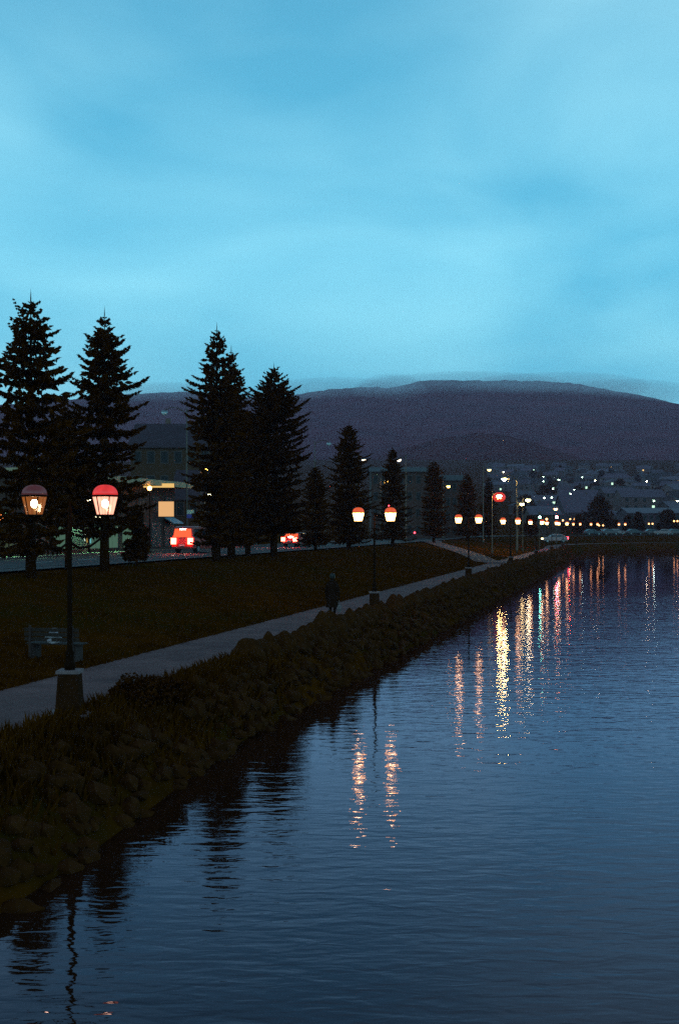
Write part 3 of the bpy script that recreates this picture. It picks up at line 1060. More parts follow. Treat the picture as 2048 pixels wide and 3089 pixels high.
# ------------------------------------------------------------------ buildings
M_glassd = mat('dark_window', (0.02, 0.015, 0.015), 0.5, spec=0.2)
M_frame = mat('window_frame', (0.10, 0.05, 0.04), 0.6)
def gable_house(name, X, Y, zg, w, d, h, rh, wallm, roofm, label, cat='house', group=None, wins=(3, 2), rz=0.0, lit=None, seed=0, chimney=True, over=0.4, hip=False):
    """long side along local x, front at local -y"""
    rg = random.Random(seed)
    root = empty(name, (X, Y, zg), rz)
    tag(root, label, cat, group)
    wb = MB()
    hw, hd = w / 2, d / 2
    wb.add([(-hw, -hd, -0.6), (hw, -hd, -0.6), (hw, hd, -0.6), (-hw, hd, -0.6), (-hw, -hd, h), (hw, -hd, h), (hw, hd, h), (-hw, hd, h)],
           [(0, 1, 5, 4), (1, 2, 6, 5), (2, 3, 7, 6), (3, 0, 4, 7)])
    if not hip:
        wb.add([(-hw, -hd, h), (-hw, hd, h), (-hw, 0, h + rh), (hw, -hd, h), (hw, hd, h), (hw, 0, h + rh)], [(0, 2, 1), (3, 4, 5)])
    wb.build('wall', wallm, root)
    rb = MB()
    k = over
    rs = rh / hd
    zl = h - k * rs
    ix = hw - hd * 0.9 if hip else hw + k
    for sg in (-1, 1):
        a = [(-hw - k, sg * (hd + k), zl), (hw + k, sg * (hd + k), zl), (ix, 0, h + rh), (-ix, 0, h + rh)]
        b = [(p[0], p[1], p[2] + 0.16) for p in a]
        rb.add(a + b, [(0, 1, 2, 3), (7, 6, 5, 4), (0, 4, 5, 1), (1, 5, 6, 2), (3, 7, 4, 0), (2, 6, 7, 3)])
    if hip:
        for sg in (-1, 1):
            rb.add([(sg * (hw + k), -hd - k, zl + .16), (sg * (hw + k), hd + k, zl + .16), (sg * ix, 0, h + rh + .16)], [(0, 1, 2)])
    roof = rb.build('roof', roofm, root)
    if chimney:
        cb = MB()
        cb.box((hw * rg.uniform(-.5, .5), hd * 0.15, h + rh + 0.15), (0.6, 0.6, 1.5))
        cb.build('chimney', mat('chimney_brick', (0.16, 0.08, 0.06), 0.9), roof)
    nx, nz = wins
    for j in range(nz):
        for i in range(nx):
            cx = -hw + w * (i + 0.5) / nx
            cz = h * (j + 0.55) / nz
            ww, wh = min(1.2, w / nx * 0.5), min(1.4, h / nz * 0.52)
            fr = MB()
            fr.box((cx, -hd - 0.02, cz), (ww + 0.16, 0.08, wh + 0.16))
            wo = fr.build('window', M_frame, root)
            m = M_glassd
            if lit and rg.random() < lit[0]:
                m = rg.choice(lit[1])
            pn = MB(); pn.box((cx, -hd - 0.06, cz), (ww, 0.03, wh)); pn.build('pane', m, wo)
    return root

M_wall_o = mat('olive_render', (0.075, 0.026, 0.009), 0.9, nscale=0.6, namt=0.2)
M_wall_g = mat('grey_render', (0.075, 0.030, 0.020), 0.9, nscale=0.5, namt=0.2)
M_wall_p = mat('pale_render', (0.085, 0.033, 0.024), 0.9, nscale=0.4, namt=0.2)
M_wall_m = mat('mauve_render', (0.085, 0.030, 0.036), 0.9, nscale=0.4, namt=0.2)
M_roof_s = mat('slate_roof', (0.055, 0.022, 0.026), 0.75, nscale=1.2, namt=0.25)
M_roof_b = mat('metal_roof', (0.125, 0.062, 0.080), 0.6, nscale=0.8, namt=0.25)
M_roof_d = mat('dark_roof', (0.05, 0.025, 0.022), 0.8, nscale=1.0, namt=0.3)
WINL = [emat('window_warm', (1.0, 0.62, 0.22), 1.6), emat('window_green', (0.6, 1.0, 0.7), 1.5)]

def bld(px0, px1, py_top, py_eave, Y, d, wallm, roofm, label, **kw):
    x0, x1 = (px0 - 1024) / F * Y, (px1 - 1024) / F * Y
    zg = gz_far((x0 + x1) / 2, Y) - 0.05
    h = zpix(py_eave, Y) - zg
    rh = zpix(py_top, Y) - zpix(py_eave, Y)
    # the ridge sits half the depth behind the front
    Yc = Y + d / 2
    rh = max(0.4, (zpix(py_top, Yc)) - zg - h)
    return gable_house(kw.pop('name', 'apartment_building'), (x0 + x1) / 2, Yc, zg, x1 - x0, d, h, rh, wallm, roofm, label, **kw)
bld(395, 640, 1282, 1346, 142, 11, M_wall_o, M_roof_s, 'tall olive apartment house with a broad slate roof behind the spruces', cat='building', wins=(6, 4), seed=4)
bld(525, 760, 1422, 1502, 122, 9, M_wall_o, M_roof_s, 'lower olive building with a slate roof beside the bus stop sign', cat='building', wins=(6, 2), seed=5, chimney=False)
bld(1120, 1300, 1412, 1424, 205, 14, M_wall_p, M_roof_d, 'pale grey block of flats behind the conical spruces', cat='building', wins=(7, 4), seed=6, chimney=False)
bld(1322, 1400, 1436, 1450, 212, 12, M_wall_p, M_roof_d, 'narrow pale block of flats beyond the amber street lamp', cat='building', wins=(4, 4), seed=7, chimney=False)
bld(1895, 2110, 1533, 1548, 372, 16, M_wall_m, M_roof_b, 'long mauve hall with rows of tall windows across the basin', cat='building', wins=(11, 2), seed=8, chimney=False)
bld(1705, 1815, 1492, 1545, 430, 26, M_wall_m, M_roof_b, 'shed with a big pale sloping roof above the car park', cat='building', wins=(5, 1), seed=9, chimney=False)
bld(1600, 1690, 1528, 1552, 300, 12, M_wall_g, M_roof_b, 'grey low building with a pale roof behind the traffic signals', cat='building', wins=(5, 1), seed=10, chimney=False)

# the shop across the road (two storeys, flat roof with lit overhang)
def shop():
    xr, yr = at(528, 33.5)
    s0 = 33.5
    # frame: local x along the road (towards the right end), front faces the road
    root = empty('shop_building', (xr, yr, ZR), ROADRZ)
    tag(root, 'two-storey shop building with lit roof overhang and green-lit shopfront across the road', 'building')
    L, D, h = 30.0, 9.0, 5.7
    MB().box((-L / 2, D / 2, h / 2), (L, D, h)).build('wall', M_wall_g, root)
    MB().box((-L / 2 + 0.3, D / 2 - 0.5, h + 0.26), (L + 1.6, D + 2.2, 0.5)).build('roof', mat('roof_fascia', (0.55, 0.36, 0.20), 0.8), root, bevel=0.03)
    # upper windows and the awning over the end window
    for i in range(9):
        cx = -1.8 - i * 3.1
        w = MB(); w.box((cx, -0.03, 4.1), (1.5, 0.1, 1.4)); wo = w.build('window', M_frame, root)
        MB().box((cx - 0.36, -0.09, 4.1), (0.62, 0.03, 1.24)).build('pane', M_glassd, wo)
        MB().box((cx + 0.36, -0.09, 4.1), (0.62, 0.03, 1.24)).build('pane', M_glassd, wo)
    for i in range(9):
        cx = -1.6 - i * 3.1
        w = MB(); w.box((cx, -0.03, 1.35), (2.3, 0.1, 2.2)); wo = w.build('shop_window', M_frame, root)
        lit = i in (3, 4, 5, 7)
        for q in (-0.55, 0.55):
            MB().box((cx + q, -0.09, 1.35), (1.0, 0.03, 2.05)).build('pane', emat('shop_glow', (0.30, 0.62, 0.44), 0.20) if lit else mat('shop_glass', (0.03, 0.03, 0.025), 0.6), wo)
    aw = MB()
    aw.add([(-0.2, -0.02, 2.95), (-2.7, -0.02, 2.95), (-2.7, -0.95, 2.45), (-0.2, -0.95, 2.45), (-0.2, -0.02, 2.85), (-2.7, -0.02, 2.85), (-2.7, -0.95, 2.36), (-0.2, -0.95, 2.36)],
           [(0, 1, 2, 3), (7, 6, 5, 4), (3, 2, 6, 7), (0, 3, 7, 4), (1, 5, 6, 2), (0, 4, 5, 1)])
    aw.build('awning', mat('awning_cloth', (0.35, 0.42, 0.48), 0.8), root)
    # the end wall faces the way the road is seen: big lit board on it and a lamp under the overhang
    return root
shop_o = shop()
# boards, lit signs and the glowing eave strip hang on the shop
def sign_at(px0, px1, py0, py1, s, m, name, label, cat='sign', rz=0.0, back=0.1, frame=True):
    cx = (px0 + px1) / 2
    x, y = at(cx, s)
    w = (px1 - px0) / F * y
    z0, z1 = zpix(py1, y), zpix(py0, y)
    root = empty(name, (x, y, z0), rz)
    tag(root, label, cat)
    MB().box((0, 0.06, (z1 - z0) / 2), (w, 0.10, z1 - z0)).build('case', M_sig, root)
    MB().box((0, 0.0, (z1 - z0) / 2), (w * 0.96, 0.03, (z1 - z0) * 0.96)).build('face', m, root)
    return root
sign_at(478, 526, 1512, 1559, 32.4, emat('board_tan', (0.95, 0.52, 0.22), 0.85), 'shop_sign', 'square tan lit board at the end of the shop building')
sign_at(430, 528, 1458, 1471, 32.2, emat('eave_lamplight', (1.0, 0.62, 0.20), 0.85), 'eave_lit_strip', 'long thin glowing strip for lamplight on the eave underside')  # self-glowing strip stands in for lamplight on the underside of the overhang
sign_at(274, 292, 1522, 1556, 32.2, emat('sign_white', (1.0, 0.9, 0.62), 5.0), 'shop_sign', 'glaring upright white sign behind the pinkish lantern')
sign_at(262, 306, 1555, 1567, 32.1, emat('sign_cream', (1.0, 0.95, 0.6), 2.6), 'shop_sign', 'glaring flat cream sign under the upright white sign')
sign_at(51, 61, 1610, 1624, 32.0, emat('sign_mint', (0.7, 1.0, 0.8), 2.5), 'shop_sign', 'small mint lit sign under the broad spruce')
sign_at(312, 326, 1618, 1634, 32.6, emat('sign_mint2', (0.6, 1.0, 0.75), 1.6), 'shop_sign', 'small mint lit panel by the shop door, past the slim spruce')
sign_at(255, 259, 1594, 1632, 31.8, emat('tube_white', (0.8, 0.95, 0.8), 0.9), 'light_tube', 'thin white upright light tube at the shopfront', 'sign')
sign_at(270, 276, 1588, 1640, 31.7, emat('tube_teal', (0.2, 0.75, 0.8), 0.55), 'light_tube', 'teal upright light tube at the shopfront', 'sign')
sign_at(262, 267, 1604, 1637, 31.7, emat('tube_amber', (0.9, 0.5, 0.1), 0.4), 'light_tube', 'amber upright light tube at the shopfront', 'sign')
for (px, py, s, m, lab) in ((270, 1505, 31.6, emat('globe_w', (1.0, 0.85, 0.5), 9), 'yellow white globe lamp left of the pinkish lantern'),
                            (452, 1473, 31.8, OR, 'amber globe lamp under the glowing eave strip'),
                            (28, 1563, 31.0, emat('globe_o', (1.0, 0.4, 0.1), 4), 'small orange globe lamp under the broad spruce'),
                            (4, 1560, 31.0, emat('globe_r', (1.0, 0.25, 0.06), 3), 'reddish orange globe lamp at the shop corner, farthest from the hill')):
    x, y = at(px, s)
    globe_lamp(x, y, ZR + 0.1, zpix(py, y), lab, m, 0.2)
# the lit strip of verge in front of the shop, and the greenish lamp that lights it
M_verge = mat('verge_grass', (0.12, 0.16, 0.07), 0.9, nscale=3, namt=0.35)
i_a = [i for i, p in enumerate(SH) if p.y > 60][0]
i_b = [i for i, p in enumerate(SH) if p.y > 112][0]
struct(strip('verge', 31.5, 32.9, 0.05, M_verge, i0=i_a, i1=i_b, ns=4))
def canopy_light(t, s, z, col, e, label):
    x, y = P(t, s)
    root = empty('wall_lamp', (x, y, z))
    tag(root, label, 'lamp', 'greenish lamps on the shop wall')
    MB().box((0, 0, 0.09), (0.5, 0.22, 0.12), ROADRZ).build('housing', M_sig, root)
    MB().box((0, 0, 0.015), (0.44, 0.16, 0.03), ROADRZ).build('diffuser', emat('lamp_diffuser_g', (0.35, 1.0, 0.55), 1.2), root)
    ld = bpy.data.lights.new('wall_lamp_light', 'SPOT')
    ld.energy = e; ld.color = col; ld.spot_size = R(150); ld.spot_blend = 0.6; ld.shadow_soft_size = 0.1
    lo = bpy.data.objects.new('wall_lamp_light', ld)
    COL.objects.link(lo); lo.parent = root; lo.location = (0, 0, -0.02)
for px in (20, 262, 330):
    x, y = at(px, 32.6)
    t = (x + 8.7) * EX.x + y * EX.y
    canopy_light(t, 32.6, ZR + 3.0, (0.35, 1.0, 0.55), 900, 'small greenish lamp over the shopfront pavement')

# bus stop sign on its own post, in front of the tall lamp mast
def bus_sign():
    x, y = at(575, 30.4)
    k = y / F
    root = empty('bus_stop_sign', (x, y, ZR + 0.1))
    tag(root, 'bus stop sign, pale above and blue below, on a thin post', 'sign')
    zt = zpix(1538, y) - ZR - 0.1; zm = zpix(1551, y) - ZR - 0.1; zb = zpix(1563, y) - ZR - 0.1
    MB().tube([(0.32, 0.03, 0), (0.32, 0.03, zt + 0.1)], 0.04, 8).build('post', M_pole, root)
    MB().box((0, -0.04, (zt + zm) / 2), (21 * k, 0.03, zt - zm - 0.01)).build('upper_panel', mat('sign_pale', (0.75, 0.72, 0.55), 0.6), root)
    MB().box((0, -0.04, (zm + zb) / 2), (21 * k, 0.03, zm - zb - 0.01)).build('lower_panel', mat('sign_blue', (0.12, 0.10, 0.45), 0.6), root)
bus_sign()

# ------------------------------------------------------------------ houses on the far slope
HW = [mat('house_wall_a', (0.13, 0.06, 0.055), 0.9), mat('house_wall_b', (0.08, 0.035, 0.03), 0.9), mat('house_wall_c', (0.18, 0.09, 0.085), 0.9)]
HR = [(mat('house_roof_a', (0.13, 0.068, 0.085), 0.6), 'pale metal roof'), (mat('house_roof_b', (0.05, 0.024, 0.024), 0.75), 'dark tiled roof'), (mat('house_roof_c', (0.10, 0.055, 0.065), 0.65), 'grey roof')]
rg = random.Random(77)
placed = []
tries = 0
while len(placed) < 84 and tries < 5000:
    tries += 1
    Yh = rg.uniform(400, 1230)
    px = rg.uniform(1480, 2120)
    if px < 1560 and Yh < 700: continue
    X = (px - 1024) / F * Yh
    if any(abs(X - a) < 17 and abs(Yh - b) < 24 for a, b in placed): continue
    placed.append((X, Yh))
    hr = rg.choice(HR)
    wi = rg.choice((0, 1, 2))
    big = rg.random() < 0.2
    w_, d_ = (rg.uniform(15, 24), rg.uniform(9, 12)) if big else (rg.uniform(8, 13), rg.uniform(7, 9))
    lab = '%s with a %s on the far hillside' % (('large house' if big else 'small house'), hr[1])
    gable_house('hillside_house', X, Yh, ground_z(X, Yh, 60) - 0.3, w_, d_, rg.uniform(3, 6.2), rg.uniform(1.8, 3.4), HW[wi], hr[0], lab,
                group=lab + 's', wins=(3, 1) if not big else (5, 2), rz=rg.uniform(-0.6, 0.6), lit=(0.07, WINL), seed=len(placed), hip=rg.random() < 0.4)
# the lamps of the hillside streets, where the photograph shows them
TL = [emat('town_lamp_green', (0.60, 1.0, 0.72), 34), emat('town_lamp_yellow', (1.0, 0.95, 0.55), 46)]
hill_lamps = [(1518, 1424, 1), (1508, 1433, 0), (1589, 1425, 1), (1609, 1418, 0), (1606, 1433, 0), (1638, 1452, 0), (1638, 1438, 0), (1683, 1448, 0), (1596, 1508, 0),
              (1641, 1502, 0), (1663, 1501, 0), (1686, 1448, 0), (1748, 1463, 0), (1794, 1450, 1), (1884, 1452, 0), (1820, 1473, 1), (1787, 1484, 1),
              (1736, 1471, 0), (1731, 1478, 0), (1749, 1479, 0), (1740, 1471, 0), (1785, 1469, 0), (1865, 1474, 0), (1870, 1474, 0), (1949, 1452, 1),
              (2019, 1457, 1), (2012, 1466, 0), (1996, 1431, 0), (2042, 1513, 1), (1971, 1511, 0), (1836, 1467, 0), (1849, 1536, 0), (1694, 1467, 0), (1667, 1474, 0),
              (1720, 1490, 0), (1925, 1490, 0), (1900, 1468, 0), (1755, 1440, 0)]
for (px, py, k) in hill_lamps:
    # walk up the slope until a 6 m lamp reaches this row
    for Yh in range(380, 1300, 6):
        X = (px - 1024) / F * Yh
        g = ground_z(X, Yh, 60)
        if zpix(py, Yh) - g <= 6.0:
            break
    zl = zpix(py, Yh)
    globe_lamp(X, Yh, g - 0.3, max(zl, g + 3), 'yellow white street lamp globe on the far hillside' if k else 'greenish white street lamp globe on the far hillside', TL[k],
               0.36 if k else 0.28, 'yellow hillside street lamps' if k else 'greenish hillside street lamps')
# trees among the houses
for i in range(26):
    Yh = rg.uniform(420, 1100)
    px = rg.uniform(1500, 2100)
    X = (px - 1024) / F * Yh
    if any(abs(X - a) < 11 and abs(Yh - b) < 11 for a, b in placed): continue
    broadleaf((X, Yh, ground_z(X, Yh, 60) - 0.2), rg.uniform(6, 11), rg.uniform(2.5, 4.5), 300 + i, 'dark garden tree among the hillside houses', n=700, leaf=0.8, group='garden trees on the hillside')

# ------------------------------------------------------------------ vehicles
M_tyre = mat('tyre', (0.02, 0.018, 0.016), 0.9)
M_rim = mat('rim', (0.35, 0.33, 0.32), 0.35, metal=0.7)
M_carglass = mat('car_glass', (0.02, 0.025, 0.03), 0.08, spec=0.7)
def car(loc, rz, paint, label, kind='car', rear_on=None, front_on=None, group=None, parts=True):
    """nose towards local +x"""
    root = empty('parked_car' if group else ('van' if kind == 'van' else 'car'), loc, rz)
    tag(root, label, 'van' if kind == 'van' else 'car', group)
    if kind == 'van':
        prof = [(-2.35, .35), (-2.42, .75), (-2.36, 1.15), (-2.2, 2.02), (-1.9, 2.12), (0.9, 2.10), (1.35, 1.95), (1.95, 1.22), (2.35, 1.05), (2.45, .7), (2.42, .35)]
        glass = [(-1.95, 1.2, -0.7), (-0.55, 1.2, 0.5), (0.62, 1.2, 1.5)]
        W = 0.93; zt = 2.0
    else:
        prof = [(-2.05, .32), (-2.15, .62), (-2.08, .92), (-1.75, 1.0), (-1.25, 1.40), (-0.6, 1.47), (0.25, 1.44), (1.0, 0.98), (1.85, .84), (2.1, .62), (2.08, .32)]
        W = 0.86; zt = 1.38
    def wf(z):   # narrower towards the roof
        return W * (1 - max(0, z - 0.95) * (0.13 if kind == 'van' else 0.30))
    b = MB()
    n = len(prof)
    k = []
    for sg in (-1, 1):
        k.append([(x, sg * wf(z), z) for x, z in prof])
    b.add(k[0] + k[1], [tuple(range(n)), tuple(reversed(range(n, 2 * n)))] + [(i, n + i, n + (i + 1) % n, (i + 1) % n) for i in range(n)])
    b.build('body', paint, root, bevel=0.05)
    belt = 1.2 if kind == 'van' else 0.98
    side = ([(-1.95, -0.75), (-0.6, 0.45), (0.6, 1.45)] if kind == 'van' else [(-1.15, -0.25), (-0.17, 0.55)])
    for sg in (-1, 1):
        for (a, c) in side:
            z0, z1 = belt, zt - 0.1
            sh = 0.0 if (kind == 'van' and c < 1) else 0.22
            g = MB()
            q = 0.008
            g.add([(a, sg * (wf(z0) + q), z0), (c + sh, sg * (wf(z0) + q), z0), (c - sh, sg * (wf(z1) + q), z1), (a + (0.18 if a < -1 and kind != 'van' else 0), sg * (wf(z1) + q), z1)], [(0, 1, 2, 3)])
            g.build('side_window', M_carglass, root)
    # windscreen and rear window lie on their sloping panels
    def panel(name, p0, p1, m, inset=0.12, off=0.012):
        (x0, z0), (x1, z1) = p0, p1
        d = Vector((x1 - x0, 0, z1 - z0)).normalized()
        nrm = Vector((d.z, 0, -d.x))
        if (x0 + x1) < 0: nrm = -nrm
        if nrm.z < 0 and abs(nrm.z) > .2: nrm = -nrm
        o = nrm * off
        A = Vector((x0, 0, z0)).lerp(Vector((x1, 0, z1)), inset); B = Vector((x0, 0, z0)).lerp(Vector((x1, 0, z1)), 1 - inset)
        g = MB()
        wa, wb_ = wf(A.z) - 0.1, wf(B.z) - 0.1
        g.add([(A.x + o.x, -wa, A.z + o.z), (A.x + o.x, wa, A.z + o.z), (B.x + o.x, wb_, B.z + o.z), (B.x + o.x, -wb_, B.z + o.z)], [(0, 1, 2, 3)])
        return g.build(name, m, root)
    if kind == 'van':
        panel('windscreen', prof[7], prof[6], M_carglass); panel('rear_window', prof[2], prof[3], CABIN if rear_on else M_carglass)
    else:
        panel('windscreen', prof[7], prof[6], M_carglass); panel('rear_window', prof[3], prof[4], CABIN if rear_on else M_carglass)
    wx = (-1.45, 1.5) if kind == 'van' else (-1.3, 1.32)
    wr = 0.34 if kind == 'van' else 0.31
    for sg in (-1, 1):
        for x in wx:
            t = MB(); t.tube([(x, sg * (W - 0.2), wr), (x, sg * (W + 0.02), wr)], wr, 18)
            to = t.build('wheel', M_tyre, root)
            r = MB(); r.tube([(x, sg * (W - 0.1), wr), (x, sg * (W + 0.035), wr)], wr * 0.62, 14); r.build('rim', M_rim, to)
    xr, xf = (-2.43, 2.46) if kind == 'van' else (-2.15, 2.11)
    zl = 0.95 if kind == 'van' else 0.78
    for sg in (-1, 1):
        red = mat('tail_lens', (0.35, 0.02, 0.02), 0.3)
        tl = MB(); tl.box((xr + 0.01, sg * (W - 0.2), zl), (0.08, 0.46, 0.50 if kind == 'van' else 0.40)); to = tl.build('tail_light', rear_on[0] if rear_on else red, root, bevel=0.02)
        if rear_on:
            c = MB(); c.tube([(xr - 0.03, sg * (W - 0.2), zl), (xr - 0.05, sg * (W - 0.2), zl)], 0.10, 12); c.build('tail_bulb', rear_on[1], to)
            ld = bpy.data.lights.new('tail_red_fill', 'POINT')  # added red light just off the lens, to redden bodywork and road
            ld.energy = 26 if kind == 'van' else 34; ld.color = (1.0, 0.06, 0.03); ld.shadow_soft_size = 0.06
            lo = bpy.data.objects.new('tail_red_fill', ld)
            COL.objects.link(lo); lo.parent = root; lo.location = (xr - 0.22, sg * (W - 0.2), zl)
        hl = MB(); hl.box((xf - 0.02, sg * (W - 0.24), zl - 0.12), (0.08, 0.36, 0.18)); hl.build('headlight', front_on if front_on else mat('head_lens', (0.5, 0.5, 0.5), 0.2), root, bevel=0.02)
    if rear_on:
        c = MB(); c.box((-2.24 if kind == 'van' else -1.72, 0, 1.88 if kind == 'van' else 1.05), (0.06, 0.5, 0.05)); c.build('brake_light', rear_on[1], root)
        p = MB(); p.box((xr - 0.015, 0, 0.62), (0.03, 0.52, 0.12)); p.build('number_plate', mat('plate', (0.7, 0.7, 0.65), 0.5), root)
    for bx_ in (xr + 0.02, xf - 0.04):
        MB().box((bx_, 0, 0.42), (0.16, W * 1.9, 0.2)).build('bumper', mat('bumper', (0.05, 0.04, 0.04), 0.6), root, bevel=0.03)
    return root
M_redglow = mat('red_glow_body', (0.50, 0.035, 0.02), 0.3, spec=0.6)  # red body colour stands in for the glow around the vehicle lights
M_whitep = mat('white_paint', (0.36, 0.24, 0.23), 0.4, spec=0.3)
M_greyp = mat('grey_paint', (0.12, 0.08, 0.08), 0.3, metal=0.3)
M_darkp = mat('dark_paint', (0.05, 0.045, 0.05), 0.3)
RED_L = emat('tail_halo', (1.0, 0.05, 0.03), 30)  # red glow around a pale core imitates the halo of bright lights
RED_C = emat('tail_core', (1.0, 0.66, 0.55), 70)
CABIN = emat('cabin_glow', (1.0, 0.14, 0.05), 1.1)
x, y = at(592, 25.2)
car((x, y, ZR), ROADRZ + R(-6), M_redglow, 'van in halo red with added glaring rear lights on the road', 'van', (RED_L, RED_C))
x, y = at(898, 24.8)
car((x, y, ZR), ROADRZ + R(-8), M_redglow, 'car in halo red with added glaring rear lights on the road past the bushy spruce', 'car', (RED_L, RED_C))
x, y = at(1448, 24.5)
car((x, y, ZR), ROADRZ + R(70), M_whitep, 'white car turning at the junction, its side to the road', 'car', None, emat('head_glow', (1, .95, .7), 8))
Yc = 196; x = (1672 - 1024) / F * Yc
car((x, Yc, ground_z(x, Yc, 12)), R(178), M_whitep, 'white car with red rear light and bright headlights at the promenade end', 'car',
    (emat('tail_halo2', (1, .05, .08), 14), emat('tail_core2', (1, .3, .3), 20)), emat('head_glow2', (1, .85, .4), 18))
for k, (px, Yt, rz_, pm) in enumerate(((1838, 292, 10, M_greyp), (1858, 296, 20, M_whitep), (1968, 300, 5, M_greyp), (1998, 292, 170, M_whitep), (2036, 296, 8, M_greyp), (1912, 298, 12, M_darkp), (1786, 286, 14, M_darkp), (1818, 300, 90, M_whitep))):
    x = (px - 1024) / F * Yt
    cn = 'grey' if pm is M_greyp else ('white' if pm is M_whitep else 'black')
    car((x, Yt, ground_z(x, Yt, 30)), R(rz_), pm, '%s car parked in the row beyond the basin' % cn, 'car', group='%s cars parked beyond the basin' % cn)

# ------------------------------------------------------------------ boulders along the promenade edge
M_rock = mat('boulder_rock', (0.066, 0.018, 0.004), 0.92, nscale=2.2, namt=0.4, bump=0.7, bscale=7, spec=0.03)
def rock_mesh(seed, pointed):
    bm = bmesh.new()
    bmesh.ops.create_icosphere(bm, subdivisions=3, radius=1.0)
    for v in bm.verts:
        p = v.co.copy()
        d = 1 + 0.30 * mnoise.noise(p * 1.1 + Vector((seed * 7.1, 0, 0))) + 0.10 * mnoise.noise(p * 3.1 + Vector((seed, 3, 1)))
        # chisel a few flat facets
        for q in range(5):
            rr = random.Random(seed * 31 + q)
            nrm = Vector((rr.uniform(-1, 1), rr.uniform(-1, 1), rr.uniform(-.3, .8))).normalized()
            e = (p * d).dot(nrm)
            if e > 0.82: d -= (e - 0.82) * 0.75
        v.co = p * d
        if v.co.z > 0:
            k = 1 - pointed * v.co.z * 0.48
            v.co.x *= k; v.co.y *= k
    me = bpy.data.meshes.new('boulder')
    bm.to_mesh(me); bm.free()
    me.materials.append(M_rock)
    me.polygons.foreach_set('use_smooth', [True] * len(me.polygons))
    return me
RM = [rock_mesh(i, p) for i, p in enumerate((0.9, 0.6, 1.0, 0.75, 0.85, 0.5))]
rg = random.Random(5)
t = 31.5
n_b = 0
while t < 196:
    s = (1.30 if t < 60 else 1.18) + rg.uniform(-0.12, 0.12)
    x, y = P(t, s)
    sz = rg.uniform(0.36, 0.50) * (1.0 if rg.random() < 0.8 else 0.75)
    o = bpy.data.objects.new('boulder', RM[rg.randrange(6)])
    COL.objects.link(o)
    o.location = (x, y, 1.27)
    o.scale = (sz * rg.uniform(.9, 1.15), sz * rg.uniform(.9, 1.15), sz * rg.uniform(1.05, 1.4))
    o.rotation_euler = (rg.uniform(-.12, .12), rg.uniform(-.12, .12), rg.uniform(0, 6.28))
    tag(o, 'dark upright boulder in the row edging the promenade above the water', 'boulder', 'boulders edging the promenade')
    t += sz * rg.uniform(1.75, 2.5) + (rg.uniform(0.3, 0.8) if rg.random() < 0.12 else 0)
    n_b += 1
# tumbled stones of the bank below
Vr = []; Fr = []
base = RM[1]
bm = bmesh.new(); bmesh.ops.create_icosphere(bm, subdivisions=1, radius=1.0)
bv = [v.co.copy() for v in bm.verts]; bf = [[v.index for v in f.verts] for f in bm.faces]; bm.free()
for i in range(2100):
    tt = 6 + 184 * rg.random() ** 1.35; ss = rg.uniform(-0.35, 1.05)
    x, y = P(tt, ss)
    z = ground_z(x, y, ss) + 0.02
    x, y = bulge(x, y, ss)
    sz = rg.uniform(0.10, 0.30)
    k = len(Vr)
    sx, sy_, szz = sz * rg.uniform(.7, 1.4), sz * rg.uniform(.7, 1.4), sz * rg.uniform(.5, .9)
    for v in bv:
        j = 1 + rg.uniform(-.22, .22)
        Vr.append((x + v.x * sx * j, y + v.y * sy_ * j, z + v.z * szz * j))
    Fr.extend([[a + k for a in f] for f in bf])
o = mesh_np('bank_stones', np.array(Vr), np.array(Fr), M_rock)
tag(o, 'tumbled dark stones covering the bank below the promenade', 'stones', kind='stuff')

# ------------------------------------------------------------------ grass and the low shrub on the bank edge
def grass(name, n, seed, fs, ft, hmin, hmax, label):
    g = np.random.default_rng(seed)
    tt = ft(g, n); ss = fs(g, n)
    V = np.zeros((n, 3, 3))
    for i in range(n):
        x, y = P(tt[i], ss[i])
        z = ground_z(x, y, ss[i])
        if ss[i] < 1.4: x, y = bulge(x, y, ss[i])
        h = g.uniform(hmin, hmax); a = g.uniform(0, 6.28); w = h * 0.10 + 0.006 * y * 0.1
        dx, dy = math.cos(a) * w, math.sin(a) * w
        lx, ly = g.normal(0, h * .35), g.normal(0, h * .35)
        V[i] = ((x - dx, y - dy, z - .02), (x + dx, y + dy, z - .02), (x + lx, y + ly, z + h))
    o = mesh_np(name, V.reshape(-1, 3), np.arange(n * 3).reshape(n, 3), mat('grass_blades', (0.085, 0.022, 0.0020), 0.9, nscale=0.8, namt=0.4, spec=0.0))
    tag(o, label, 'grass', kind='stuff')
    return o
grass('lawn_grass', 42000, 1, lambda g, n: 4.45 + 13.5 * g.random(n) ** 1.6, lambda g, n: 14 + 120 * g.random(n) ** 1.4, 0.05, 0.16, 'dark grass of the lawn between promenade and road')
grass('bank_grass', 24000, 2, lambda g, n: g.normal(1.0, 0.40, n).clip(0.0, 1.75), lambda g, n: np.where(g.random(n) < 0.8, 6 + 26 * g.random(n), 32 + 120 * g.random(n)), 0.08, 0.30, 'rough grass on the edge of the bank')

